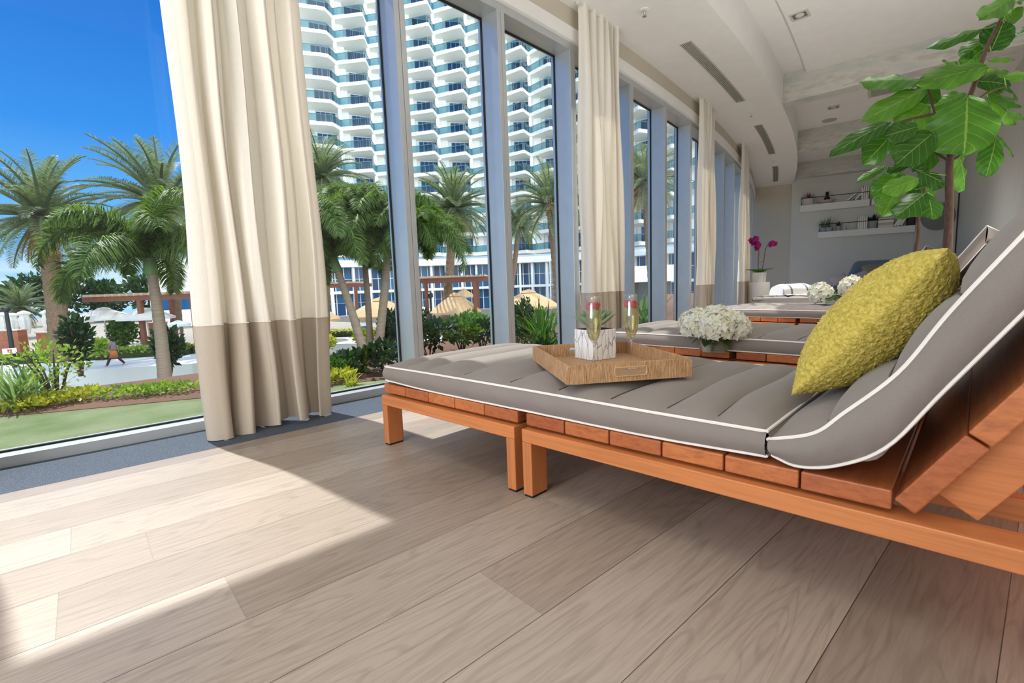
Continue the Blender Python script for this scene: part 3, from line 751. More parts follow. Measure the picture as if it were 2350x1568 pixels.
M_flute = glassmat('thin_clear_crystal', (0.97, 0.975, 0.975), 1.6, 1.5, 0.02, 0.04)
def winemat():
    t = NT('pale_champagne'); p = t.pbr((0.93, 0.84, 0.52, 1), 0.02, 0, 0.5); p.inputs['Transmission Weight'].default_value = 0.9; p.inputs['IOR'].default_value = 1.12
    tr = t.n('ShaderNodeBsdfTransparent'); tr.inputs[0].default_value = (0.93, 0.86, 0.60, 1); mx = t.n('ShaderNodeMixShader'); mx.inputs[0].default_value = 0.45
    t.l(p.outputs[0], mx.inputs[1]); t.l(tr.outputs[0], mx.inputs[2]); t.l(mx.outputs[0], t.out.inputs[0]); return t.m
M_wine = winemat()
def raspmat():
    t = NT('raspberry'); g = isl(t); t.pbr(t.ramp(g, [(0, lin((150, 14, 30))), (1, lin((214, 40, 54)))]), 0.3, 0, 0.5); return t.m
M_rasp = raspmat()
def raspberry(mb, c, r, ax):
    a = Vector(ax).normalized(); b = a.orthogonal().normalized(); c2 = a.cross(b)
    for i, (zz, rr, n) in enumerate(((-0.75, 0.55, 6), (-0.3, 0.92, 9), (0.2, 0.98, 9), (0.65, 0.75, 7), (0.98, 0.35, 4))):
        for k in range(n):
            q = 2 * PI * (k + 0.5 * (i % 2)) / n; p = Vector(c) + (a * zz * 1.05 + (b * math.cos(q) + c2 * math.sin(q)) * rr) * r * 0.72
            mb.lathe([(0, -1 * r * .36), (r * .26, -.26 * r), (r * .37, 0), (r * .26, .26 * r), (0, .36 * r)], 7, p)
def flute(p, label, cnt, seed):
    t = thing('champagne_flute', label, 'glass', p, seed * 1.3, 'champagne flutes on the tray'); t.scale = (1, 1, 1.13)
    MB().lathe([(0, 0.002), (0.031, 0.002), (0.033, 0.004), (0.020, 0.006), (0.006, 0.011), (0, 0.011)], 32).build('foot', M_flute, t, smooth=True, angle=9)
    MB().lathe([(0.0052, 0.010), (0.0036, 0.03), (0.0034, 0.075), (0.0050, 0.096), (0.0075, 0.103)], 16).build('stem', M_flute, t, smooth=True, angle=9)
    B = [(0.0, 0.1), (0.009, 0.104), (0.018, 0.118), (0.0255, 0.140), (0.0288, 0.165), (0.0290, 0.19), (0.0270, 0.225), (0.0245, 0.256)]
    bw = MB(); bw.lathe(B + [(r - 0.0009, z) for r, z in reversed(B)], 36); bw.build('bowl', M_flute, t, smooth=True, angle=9)
    W = [(0, 0.108), (0.012, 0.114), (0.0205, 0.128), (0.0262, 0.15), (0.0276, 0.175), (0.0275, 0.20), (0.0262, 0.216), (0, 0.216)]
    MB().lathe(W, 32).build('champagne', M_wine, t, smooth=True)
    for k in range(cnt):
        q = k * 2 * PI / cnt + seed; mb = MB(); raspberry(mb, (0.0120 * math.cos(q), 0.0120 * math.sin(q), 0.222 + 0.002 * k), 0.0145, (math.cos(q + 1), math.sin(q + 1), 0.5))
        mb.build('raspberry', M_rasp, t, smooth=True)
flute(tuple(onz(1364, 857, TZ + 0.012)), 'champagne flute with raspberries standing in front of the white cube planter', 2, 1)
flute(tuple(onz(1449, 847, TZ + 0.012)), 'champagne flute with raspberries on the tray, right of the planter', 2, 2.2)

# ---------------------------------------------------------------- hydrangea bowls
def petalmat():
    t = NT('ivory_hydrangea_petal'); c = t.ramp(isl(t), [(0, lin((240, 240, 206))), (0.5, lin((250, 249, 236))), (1, lin((254, 253, 248)))])
    p = t.pbr(c, 0.7, 0, 0.2); tr = t.n('ShaderNodeBsdfTranslucent'); tr.inputs[0].default_value = (0.9, 0.88, 0.7, 1); mx = t.n('ShaderNodeMixShader'); mx.inputs[0].default_value = 0.3
    t.l(p.outputs[0], mx.inputs[1]); t.l(tr.outputs[0], mx.inputs[2]); t.l(mx.outputs[0], t.out.inputs[0]); return t.m
M_petal = petalmat(); M_stemg = leafmat('fresh_green_stem', (70, 104, 40), (104, 138, 56), 0.1, 0.5); M_hleaf = leafmat('dark_hydrangea_leaf', (34, 66, 26), (58, 94, 40), 0.2, 0.45)
M_vase = glassmat('clear_vase_glass', (0.95, 0.97, 0.96), 1.6, 1.5, 0.0, 0.03)
def bloom(mb, c, r, n, rnd, ps):
    for k in range(n):
        z = 1 - 2 * (k + 0.5) / n; q = k * 2.39996 + rnd.uniform(-.2, .2); d = Vector((math.sqrt(1 - z * z) * math.cos(q), math.sqrt(1 - z * z) * math.sin(q), z))
        if d.z < -0.55: continue
        p = Vector(c) + d * r * rnd.uniform(0.86, 1.08); d = (d + Vector((rnd.uniform(-.4, .4), rnd.uniform(-.4, .4), rnd.uniform(-.3, .4)))).normalized()
        a = d.orthogonal().normalized(); b = d.cross(a); ro = rnd.uniform(0, PI)
        for j in range(4):
            w = ro + j * PI / 2; e = (a * math.cos(w) + b * math.sin(w)); s = d.cross(e); L_ = ps * rnd.uniform(0.85, 1.15)
            mb.add([p, p + e * L_ * .45 + s * L_ * .42 + d * L_ * .18, p + e * L_ + d * L_ * .30, p + e * L_ * .45 - s * L_ * .42 + d * L_ * .18], [(0, 1, 2, 3)])
def hydrangea(p, label, heads, vw, vh, seed, hr, ps, npet):
    rnd = random.Random(seed); t = thing('hydrangea_bowl', label, 'flowers', p, seed * 0.4, 'glass bowls of white hydrangeas')
    o = [(vw * 0.86, 0.0), (vw * 0.95, vh * .3), (vw, vh)]; i = [(r - 0.004, max(z, 0.008)) for r, z in o]
    v = MB(); v.lathe([(0, 0)] + o + list(reversed(i)) + [(0, 0.008)], 32); v.build('vase', M_vase, t, smooth=True, angle=0.9)
    wt = MB(); wt.lathe([(0, 0.010), (vw * .84, 0.010), (vw * .90, vh * .55), (0, vh * .55)], 28); wt.build('water', glassmat('vase_water', (0.92, 0.96, 0.93), 0.6, 1.33, 0.0, 0.01), t, smooth=True, angle=0.9)
    st = MB()
    for hx, hy, hz in heads:
        bs = (-hx * 0.9, -hy * 0.9, 0.014); st.tube(bez([bs, (hx * .2, hy * .2, vh * .8), (hx, hy, hz)], 8), 0.0045, 6)
    st.build('stem', M_stemg, t, smooth=True)
    for hx, hy, hz in heads:
        mb = MB(); bloom(mb, (hx, hy, hz), hr * rnd.uniform(.92, 1.05), npet, rnd, ps); mb.build('bloom', M_petal, t, recalc=False)
    lf = MB()
    for k in range(6):
        q = k * 1.05 + seed; d = Vector((math.cos(q), math.sin(q), -0.15)); blade(lf, Vector((0.5 * vw * math.cos(q), 0.5 * vw * math.sin(q), vh * 1.05)), d, hr * 1.1, hr * .75, 0.7, 6, 0.2)
    lf.build('leaf', M_hleaf, t, smooth=True, angle=9, recalc=False)
hv = onz(1640, 806, 0.3205)
hydrangea(tuple(hv), 'clear bowl of ivory hydrangeas on the second lounger slats', [(-0.10, 0.09, 0.165), (0.06, -0.07, 0.185), (0.10, 0.06, 0.175), (-0.03, 0.0, 0.20), (-0.09, -0.06, 0.16)], 0.10, 0.095, 3, 0.105, 0.030, 190)
h2 = at(1908, 697, 5.75); h2.z = 0.447
hydrangea(tuple(h2), 'small clear bowl of cream hydrangeas on the third lounger cushion', [(-0.02, 0.11, 0.125), (0.03, -0.19, 0.20)], 0.07, 0.10, 0, 0.125, 0.032, 190)
# ---------------------------------------------------------------- fiddle leaf fig trees
def figmat():
    t = NT('fiddle_leaf'); at_ = t.n('ShaderNodeAttribute'); at_.attribute_name = 'luv'
    sep = t.n('ShaderNodeSeparateXYZ'); t.l(at_.outputs['Vector'], sep.inputs[0])
    def mth(op, a, b=None):
        x = t.n('ShaderNodeMath', operation=op)
        for sck, v in ((x.inputs[0], a), (x.inputs[1], b)):
            if v is None: continue
            if hasattr(v, 'is_linked'): t.l(v, sck)
            else: sck.default_value = v
        return x.outputs[0]
    ax = mth('ABSOLUTE', sep.outputs['X'])
    lat = mth('ABSOLUTE', mth('SUBTRACT', mth('FRACT', mth('SUBTRACT', mth('MULTIPLY', sep.outputs['Y'], 6.0), mth('MULTIPLY', ax, 1.6))), 0.5))
    vein = mth('MAXIMUM', mth('LESS_THAN', ax, 0.035), mth('MULTIPLY', mth('LESS_THAN', lat, 0.035), 0.6))
    g = isl(t); base = t.ramp(g, [(0, lin((40, 86, 22))), (0.5, lin((66, 118, 30))), (1, lin((98, 146, 46)))])
    nz = t.noise(t.coords(), 14, 3); base = t.mix(0.5, base, t.ramp(nz.outputs[0], [(0.3, (0.72, 0.76, 0.7)), (0.7, (1.15, 1.12, 1.1))]), 'MULTIPLY')
    c = t.mix(vein, base, lin((126, 160, 74)) + (1,))
    p = t.pbr(c, 0.38, 0, 0.45, t.bump(mth('SUBTRACT', lat, mth('MULTIPLY', vein, 0.6)), 0.5, 0.006))
    tr = t.n('ShaderNodeBsdfTranslucent'); t.l(t.mix(1.0, c, (1.3, 1.5, 0.6, 1), 'MULTIPLY'), tr.inputs[0]); mx = t.n('ShaderNodeMixShader'); mx.inputs[0].default_value = 0.28
    t.l(p.outputs[0], mx.inputs[1]); t.l(tr.outputs[0], mx.inputs[2]); t.l(mx.outputs[0], t.out.inputs[0]); return t.m
M_fig = figmat(); M_bark = plain('brown_fig_bark', (92, 68, 56), 0.85, 0.25, 60, 0.5, stretch=(1, 1, .3))
class LeafMB(MB):
    def __init__(s): super().__init__(); s.uv = []
    def leaf(s, B, T, width, face, rnd):
        nu, nv = 10, 14; d = T - B; L_ = d.length; d.normalize()
        side = d.cross(face); side.normalize(); n = side.cross(d).normalized(); vs = []
        cup = rnd.uniform(0.12, 0.30); droop = rnd.uniform(0.05, 0.2); ph = rnd.uniform(0, 6)
        for j in range(nv + 1):
            v = j / nv
            wv = width / 2 * (math.sin(PI * min(1, v ** 0.80)) ** 0.62) * (0.72 + 0.42 * v) * (1 - 0.10 * math.exp(-((v - 0.42) / 0.1) ** 2))
            for i in range(nu + 1):
                x = 2 * i / nu - 1
                wav = 0.055 * width * math.sin(v * 15 + ph + x * 2) * abs(x) ** 2
                p = B + d * L_ * v + side * wv * x + n * (cup * wv * (abs(x) ** 1.4) * -1 + wav - droop * L_ * (v - 0.15) ** 2 + 0.012 * L_ * math.sin(6 * v * 2 * PI - abs(x) * 10) * (1 - abs(x)))
                vs.append(p); s.uv.append((x, v, 0))
        fs = [(j * (nu + 1) + i, j * (nu + 1) + i + 1, (j + 1) * (nu + 1) + i + 1, (j + 1) * (nu + 1) + i) for j in range(nv) for i in range(nu)]
        s.add(vs, fs)
def figpt(cx, cy, d): return at(1870 + cx / 2.529, cy / 2.529, d)
def fig_tree(label, d0, trunk, branches, leaves, r0, seed, extra):
    rnd = random.Random(seed); base = figpt(*trunk[0], d0); base = Vector((base.x, base.y, 0))
    t = thing('fiddle_leaf_fig', label, 'tree', tuple(base), 0, 'potted fiddle leaf figs behind the loungers')
    MB().lathe([(0, 0.0), (0.13, 0.0), (0.165, 0.34), (0.155, 0.345), (0.145, 0.30), (0, 0.30)], 32, base).build('planter_pot', plain('white_ceramic', (226, 224, 218), 0.4, 0.03), t, True, True)
    MB().lathe([(0, 0.302), (0.14, 0.302)], 24, base).build('soil', plain('dark_soil', (52, 42, 34), 0.95, 0.3, 200), t, True)
    pts = [base + Vector((0, 0, 0.29))] + [figpt(x, y, d0) for x, y in trunk]
    tk = MB(); P = bez(pts, 40); tk.tube(P, [r0 * (1.1 - 0.72 * k / 40) * (1 + 0.05 * math.sin(k * 1.9)) for k in range(41)], 12)
    tk.build('trunk', M_bark, t, True, True)
    for b in branches:
        br = MB(); Q = bez([figpt(x, y, d0 + dd) for x, y, dd in b], 14); br.tube(Q, [r0 * 0.36 * (1 - 0.5 * k / 14) for k in range(15)], 8); br.build('branch', M_bark, t, True, True)
    lf = LeafMB()
    for L_ in leaves:
        bx, by, tx, ty, w = L_[:5]; dd = L_[5] if len(L_) > 5 else rnd.uniform(-0.12, 0.12); tilt = L_[6] if len(L_) > 6 else rnd.uniform(-0.12, 0.12)
        B = figpt(bx, by, d0 + dd); T = figpt(tx, ty, d0 + dd + tilt); w3 = w / 2.529 / F_ * (d0 + dd)
        face = (-FWD * 1.0 + UP * rnd.uniform(0.1, 0.7) + RIGHT * rnd.uniform(-0.35, 0.35)).normalized()
        lf.leaf(B, T, w3 * 1.12, face, rnd)
        c = min((p for p in P), key=lambda q: (q - B).length)
        for b in branches:
            for (x, y, ddd) in b:
                q = figpt(x, y, d0 + ddd)
                if (q - B).length < (c - B).length: c = q
        lf.tube(bez([c, c.lerp(B, 0.5) + Vector((0, 0, -0.01)), B, B.lerp(T, 0.05)], 6), 0.0035, 5)
        lf.uv += [(0, 0.5, 0)] * (len(lf.v) - len(lf.uv))
    o = lf.build('foliage', M_fig, t, True, True, recalc=False, angle=9)
    a = o.data.attributes.new('luv', 'FLOAT_VECTOR', 'POINT')
    for i, u in enumerate(lf.uv): a.data[i].vector = u
    return t
L1_ = [(630, 470, 285, 437, 175), (650, 515, 280, 688, 150), (665, 615, 500, 760, 190), (600, 735, 402, 790, 130), (440, 705, 112, 862, 105), (470, 750, 305, 950, 165, 0.1),
       (695, 765, 478, 945, 185), (725, 850, 590, 965, 130, 0.12), (590, 985, 770, 1065, 150), (885, 560, 878, 900, 370, -0.15, 0.02), (1010, 385, 622, 465, 150, -0.1), (880, 545, 680, 615, 120),
       (980, 165, 652, 272, 95), (1010, 215, 860, 320, 135, 0.1), (1020, 300, 1110, 105, 170, 0.05), (1150, -10, 970, 90, 130), (1095, 155, 1210, 30, 75), (1130, 20, 1260, -30, 120), (1000, 352, 1168, 330, 55),
       (985, 430, 1150, 395, 110, 0.1), (1100, 440, 1270, 415, 105), (940, 470, 1160, 480, 125, 0.08), (1110, 500, 1200, 560, 110, 0.12), (990, 525, 1215, 610, 110), (1000, 560, 1190, 715, 105, 0.05),
       (1045, 775, 1185, 895, 70), (835, 895, 900, 1100, 235, 0.05), (1050, 800, 1010, 1020, 130), (890, 410, 755, 335, 95, 0.1), (960, 300, 860, 390, 110, 0.1), (1120, 640, 1230, 690, 80), (1130, 220, 1230, 150, 90, 0.1),
       (640, 470, 690, 600, 120, 0.08), (500, 560, 640, 610, 90, 0.12), (760, 940, 850, 1000, 90, .1), (560, 940, 440, 980, 60, 0.1)]
fig_tree('tall fiddle leaf fig with the thicker trunk, rising behind the green pillow', 3.4, [(772, 1400), (780, 1180), (782, 960), (800, 860), (870, 640), (930, 480), (985, 310), (1060, 150), (1150, -20)],
         [[(782, 920, 0), (730, 760, 0.02), (685, 620, 0.0), (640, 440, 0.03)], [(785, 940, 0), (730, 905, 0.03), (690, 880, 0.05)], [(790, 940, 0), (850, 900, -0.02), (1000, 800, 0)], [(870, 640, 0), (1000, 540, 0.0), (1110, 500, 0.05)], [(700, 660, 0), (560, 690, 0.02), (450, 720, 0)]], L1_, 0.026, 5, None)
L2_ = [(480, 1010, 335, 1140, 130), (470, 1115, 395, 1255, 125), (605, 1035, 418, 1105, 105), (645, 1120, 472, 1248, 150), (645, 1035, 525, 1105, 80, 0.1), (650, 1120, 702, 1262, 160), (560, 1100, 680, 1075, 80, .1), (415, 962, 260, 1040, 50),
       (525, 1025, 435, 975, 60, 0.1), (620, 1110, 720, 1090, 70), (500, 1060, 360, 1180, 110, 0.12), (590, 1140, 560, 1240, 110, 0.1)]
fig_tree('smaller fiddle leaf fig with the thinner trunk, left of the taller fig', 4.25, [(585, 1500), (602, 1340), (600, 1230), (628, 1160), (640, 1060)], [[(610, 1200, 0), (560, 1120, 0.02), (500, 1060, 0.0), (440, 1000, 0.03)], [(610, 1230, 0), (640, 1160, .03), (650, 1120, 0)]], L2_, 0.018, 8, None)

# ---------------------------------------------------------------- shelves on the back wall
M_shelf = plain('white_lacquer', (232, 232, 228), 0.45, 0.02); M_bk = plain('black_metal_rail', (34, 34, 36), 0.5)
SHO = 0.24
def sz(px, py, off=SHO): p = bray(px, py, off); return sofp(p), p.z
def slab(mb, s0, s1, z0, z1, o0, o1):
    vs = [bwp(a, z, o) for z in (z0, z1) for a, o in ((s0, o0), (s1, o0), (s1, o1), (s0, o1))]
    mb.add(vs, [(0, 3, 2, 1), (4, 5, 6, 7), (0, 1, 5, 4), (1, 2, 6, 5), (2, 3, 7, 6), (3, 0, 4, 7)]); return mb
def shelf(px0, px1, y_bot, y_top, y_rail, label, pxr=None):
    s0, zb = sz(px0, y_bot); s1, _ = sz(px1, y_bot); _, zt = sz(px0, y_top); _, zr = sz(px0, y_rail)
    t = thing('wall_shelf', label, 'shelf', tuple(bwp((s0 + s1) / 2, zb)), 0, 'white box shelves on the far wall')
    slab(MB(), s0, s1, zb, zt, 0.002, SHO).build('shelf_box', M_shelf, t, True, bevel=0.004)
    r = MB(); r.tube([bwp(s0 + .03, zt, SHO - .02), bwp(s0 + .03, zr, SHO - .02), bwp(s1 - .02, zr, SHO - .02), bwp(s1 - .02, zt, SHO - .02)], 0.010, 6)
    r.tube([bwp(s0 + .03, zr, SHO - .02), bwp(s0 + .03, zr, 0.003)], 0.010, 6); r.tube([bwp(s1 - .02, zr, SHO - .02), bwp(s1 - .02, zr, 0.003)], 0.010, 6)
    r.build('guard_rail', M_bk, t, True); return zt, zr
Z1, ZR1 = shelf(1836, 1995, 487, 472, 456, 'upper white box shelf with a black rail, left of the fig leaves')
shelf(2000, 2060, 471, 457, 440, 'upper white box shelf mostly hidden behind the fig leaves')
Z2, ZR2 = shelf(1877, 2099, 547, 533, 516, 'lower long white box shelf with a black rail and potted plants')
M_paper = [plain('cream_book', (222, 214, 198), 0.7, 0.03), plain('grey_book', (150, 150, 148), 0.7, 0.03), plain('charcoal_book', (58, 58, 60), 0.7, 0.03), plain('sand_book', (196, 182, 156), 0.7, 0.03), plain('white_book', (236, 234, 228), 0.7, 0.02)]
def book(px, ztop, h, th, lean, mat, label, group, flat=None):
    s, _ = sz(px, 500); M = Matrix.Translation(bwp(s, ztop, 0.12))
    t = thing('book', label, 'book', tuple(bwp(s, ztop, 0.12)), 0, group)
    R = Matrix.Rotation(lean, 4, BN)
    F = Matrix((BD, BN, Vector((0, 0, 1)))).transposed().to_4x4()
    def bx(a, b):
        m_ = MB(); m_.box2(a, b); m_.v = [M @ (R @ (F @ p)) for p in m_.v]; return m_
    if flat is not None:
        z0 = flat
        bx((-0.17, -0.10, z0), (0.17, 0.10, z0 + th)).build('book_cover', mat, t, True); bx((-0.166, -0.096, z0 + 0.004), (0.171, 0.096, z0 + th - 0.004)).build('pages', M_paper[4], t, True)
    else:
        k = abs(math.sin(lean)) * th * (1 if lean < 0 else 0) if lean else 0
        o1 = bx((0, -0.10, 0.002), (th, 0.10, h)); zmin = min(p.z for p in o1.v); dz = Vector((0, 0, ztop + 0.001 - zmin)); o1.v = [p + dz for p in o1.v]; o1.build('book_cover', mat, t, True)
        o2 = bx((0.005, -0.098, 0.006), (th - 0.005, 0.102, h + 0.001)); o2.v = [p + dz for p in o2.v]; o2.build('pages', M_paper[4], t, True)
G1 = 'books on the upper wall shelf'; G2 = 'books on the lower wall shelf'
for k, (px, h, th, ln2, mi) in enumerate(((1941, 0.30, 0.045, -0.85, 0), (1951, 0.31, 0.03, -0.80, 2), (1959, 0.32, 0.045, -0.72, 4))):
    book(px, Z1, h, th, ln2, M_paper[mi], ['cream leaning book, leftmost of three on the upper shelf', 'charcoal leaning book between two pale ones on the upper shelf', 'white leaning book, rightmost of three on the upper shelf'][k], G1)
for k, (px, h, mi) in enumerate(((1975, 0.34, 4), (1979.5, 0.38, 1), (1984, 0.36, 0), (1988, 0.37, 2))):
    book(px, Z1, h, 0.036, 0, M_paper[mi], ['white upright book, first of the row at the shelf end, upper shelf', 'grey upright book next to the white one, upper shelf', 'cream upright book next to the charcoal end one, upper shelf', 'charcoal upright book at the right end of the upper shelf'][k], G1)
for k in range(5):
    book(1969 + k * 4.6, Z2, [0.30, 0.35, 0.36, 0.34, 0.35][k], 0.04, 0, M_paper[[3, 0, 4, 3, 0][k]], ['sand upright book, leftmost in the row on the lower shelf', 'cream upright book, second in the row on the lower shelf', 'white upright book, middle of the row on the lower shelf', 'sand upright book, fourth in the row on the lower shelf', 'cream upright book beside the caged plant on the lower shelf'][k], G2)
for k in range(4):
    book(2034, Z2, 0.2, 0.062, 0, M_paper[[0, 3, 4, 0][k]], ['cream book at the bottom of the flat stack, lower shelf', 'sand book second from the bottom of the flat stack, lower shelf', 'white book third in the flat stack, lower shelf', 'cream book topmost of the flat stack, lower shelf'][k], G2, flat=0.002 + k * 0.064)
for k, (px, ln2, mi) in enumerate(((2051, -0.5, 1), (2058, -0.48, 4), (2065, -0.46, 2))):
    book(px, Z2, 0.37, 0.06, ln2, M_paper[mi], ['grey leaning book beside the flat stack, lower shelf', 'white leaning book between grey and charcoal ones, lower shelf', 'charcoal leaning book, rightmost leaning one, lower shelf'][k], G2)
t = thing('storage_box', 'dark brown box at the right end of the lower shelf', 'box', tuple(bwp(sz(2090, 520)[0], Z2, 0.12)))
s0 = sz(2083, 520)[0]; s1 = sz(2100, 520)[0]; slab(MB(), s0, s1, Z2 + 0.001, Z2 + 0.27, 0.03, 0.21).build('box_body', plain('dark_brown_leather', (58, 48, 44), 0.6), t, True, bevel=0.008)
slab(MB(), s0 - .006, s1 + .006, Z2 + 0.27, Z2 + 0.31, 0.024, 0.216).build('box_lid', plain('dark_brown_leather', (58, 48, 44), 0.6), t, True, bevel=0.006)
def pot_plant(px, z, r, h, pot, leafm, nlf, ll, lw, el, label, seed, sx=1.0, group='small potted plants on the wall shelves'):
    s, _ = sz(px, 500); b = bwp(s, z, 0.125); t = thing('potted_plant', label, 'plant', tuple(b), math.atan2(BD.y, BD.x), group)
    MB().lathe([(0, 0.001), (r * .8, 0.001), (r, h), (r * .9, h), (r * .85, h * .85), (0, h * .85)], 20, (0, 0, 0), 1.0, min(1, .09 / r)).build('planter_pot', pot, t, smooth=True, angle=0.8)
    rnd = random.Random(seed); mb = MB()
    for k in range(nlf):
        q = k * 2.4; e = math.radians(el + rnd.uniform(-22, 22)); blade(mb, Vector((r * .4 * math.cos(q), r * .2 * math.sin(q), h * .85)), Vector((math.cos(q) * math.cos(e) * sx, math.sin(q) * math.cos(e) * 0.25, math.sin(e))), ll * rnd.uniform(.7, 1.1), lw, rnd.uniform(.2, .9), 6, 0.2)
    mb.build('foliage', leafm, t, smooth=True, angle=9, recalc=False)
M_potw = plain('pale_stone_pot', (206, 200, 190), 0.6, 0.05); M_potg = plain('grey_zinc_pot', (150, 156, 160), 0.55, 0.05); M_potd = plain('dark_iron_pot', (52, 54, 56), 0.5)
M_lred = leafmat('reddish_foliage', (96, 60, 48), (140, 92, 70), 0.2); M_ldk = leafmat('deep_green_foliage', (30, 48, 26), (52, 74, 40), 0.2); M_lsage = leafmat('sage_foliage', (84, 104, 66), (120, 138, 92), 0.2)
pot_plant(1854, Z1, 0.15, 0.20, M_potw, M_lred, 26, 0.2, 0.03, 45, 'reddish plant in a wide pale bowl at the left of the upper shelf', 1)
pot_plant(1891, Z2, 0.10, 0.12, M_potg, M_lsage, 22, 0.28, 0.025, 60, 'sage green plant in a grey pot, leftmost on the lower shelf', 2)
pot_plant(1904, Z2, 0.10, 0.12, M_potg, M_lsage, 16, 0.34, 0.022, 78, 'tall thin sage plant second from the left on the lower shelf', 3)
pot_plant(1926, Z2, 0.07, 0.14, M_potg, M_ldk, 16, 0.16, 0.04, 50, 'small dark green plant in a grey cup on the lower shelf', 4)
pot_plant(2004, Z2, 0.13, 0.22, M_potg, M_ldk, 40, 0.22, 0.05, 40, 'bushy dark plant in a black framed pot, middle of the lower shelf', 5)
t = thing('bottle_vase', 'black bottle shaped vase standing on the wooden tray, upper shelf', 'vase', tuple(bwp(sz(1898, 470)[0], Z1 + 0.09, 0.12)))
MB().lathe([(0, 0), (.05, 0), (.075, .03), (.075, .07), (.035, .11), (.03, .15), (.045, .17), (.04, .22), (.028, .24), (0, .24)], 20).build('vase_body', plain('black_ceramic', (24, 25, 26), 0.35), t, smooth=True)
t = thing('wooden_tray', 'low pinkish wooden bowl under the black vase, upper shelf', 'tray', tuple(bwp(sz(1895, 470)[0], Z1, 0.12)))
MB().lathe([(0, 0.001), (.12, .001), (.24, .075), (.25, .10), (.235, .10), (.21, .088), (0, .088)], 28, (0, 0, 0), 1, 0.45).build('bowl_body', plain('pinkish_wood', (190, 160, 146), 0.6, 0.1, 30), t, smooth=True)
for o_ in (t,): o_.rotation_euler = (0, 0, math.atan2(BD.y, BD.x))
t = thing('cup', 'small pale cup right of the dark green plant, lower shelf', 'cup', tuple(bwp(sz(1940, 520)[0], Z2, 0.12)))
MB().lathe([(0, .001), (.035, .001), (.038, .13), (.032, .13), (.03, .02), (0, .02)], 18).build('cup_body', M_potw, t, smooth=True, angle=.9)

# ---------------------------------------------------------------- orchid on its pedestal
pb = at(1742, 648, 10.6); zt = pb.z
t = thing('round_pedestal', 'white textured drum pedestal beside the farthest curtain', 'pedestal', (pb.x, pb.y, 0))
MB().lathe([(0, 0), (.205, 0), (.21, .01), (.21, zt - .01), (.205, zt), (0, zt)], 40).build('drum', plain('white_rough_stone', (226, 222, 214), 0.8, 0.06, 60, 0.3), t, smooth=True, angle=.6)
t = thing('potted_orchid', 'magenta orchid with two stems in a fluted white pot on the drum pedestal', 'plant', (pb.x, pb.y, zt + 0.001), 0.4)
fp = MB(); 
def flut(u, v):
    q = 2 * PI * u; r = (0.125 + 0.012 * v) * (1 + 0.035 * math.cos(22 * q)); return Vector((r * math.cos(q), r * math.sin(q), 0.21 * v))
fp.grid(flut, 132, 4, True); fp.lathe([(0, 0.0), (0.124, 0.0)], 40); fp.lathe([(0.13, 0.208), (0.12, 0.208), (0.115, 0.18), (0, 0.18)], 40); fp.build('fluted_pot', plain('white_ceramic', (226, 224, 218), 0.4, 0.03), t, smooth=True, angle=.9)
mb = MB()
for k in range(8):
    q = k * 0.785 + 0.2; blade(mb, Vector((0.03 * math.cos(q), 0.03 * math.sin(q), 0.18)), Vector((math.cos(q), math.sin(q), 0.95)), 0.30, 0.10, 0.85, 8, 0.5)
mb.build('leaf', leafmat('orchid_leaf', (50, 96, 30), (84, 132, 46), 0.15), t, smooth=True, angle=9, recalc=False)
ri = Vector((math.cos(-0.9), math.sin(-0.9), 0)); ri = RIGHT.copy(); ri.z = 0; ri.normalize(); Rz = Matrix.Rotation(-0.4, 3, 'Z'); ri = Rz @ ri
def rr(a, z): return ri * a + Vector((0, 0, z))
s1p = bez([rr(-.02, .19), rr(-.03, .45), rr(-.02, .72), rr(-.08, .86), rr(-.17, .90)], 16); s2p = bez([rr(.05, .19), rr(.09, .45), rr(.13, .72), rr(.22, .84), rr(.36, .84)], 16)
sb = MB(); sb.tube(s1p, 0.008, 6); sb.tube(s2p, 0.008, 6); sb.tube([rr(-.03, .42), rr(.09, .46)], .004, 5); sb.build('stem', plain('brown_orchid_stem', (84, 76, 48), .7), t, smooth=True)
mb = MB(); rnd = random.Random(2)
def orchid_flower(c, s):
    d = ((Rz @ Vector((FWD.x, FWD.y, 0))) * -1 + Vector((rnd.uniform(-.6, .6), rnd.uniform(-.6, .6), rnd.uniform(-.2, .3)))).normalized(); a = d.orthogonal().normalized(); b = d.cross(a)
    for j in range(5):
        w = j * 2 * PI / 5 + rnd.uniform(-.1, .1); e = a * math.cos(w) + b * math.sin(w); q = d.cross(e); k = 1.0 if j % 2 else 1.25
        mb.add([c, c + e * s * .5 + q * s * .42 * k + d * .2 * s, c + e * s, c + e * s * .5 - q * s * .42 * k + d * .2 * s], [(0, 1, 2, 3)])
for c, s in [(p, .075) for p in s1p[9:]] + [(p + Vector((0, 0, .05)), .07) for p in s1p[11::2]] + [(p + Vector((0, 0, -.04)), .07) for p in s1p[10::2]] + [(p, .06) for p in s2p[11:]]:
    orchid_flower(c + Vector((rnd.uniform(-.03, .03),) * 2 + (rnd.uniform(-.03, .03),)), s)
mb.build('blossom', leafmat('magenta_petal', (130, 10, 96), (180, 34, 140), 0.25, .6), t, recalc=False)

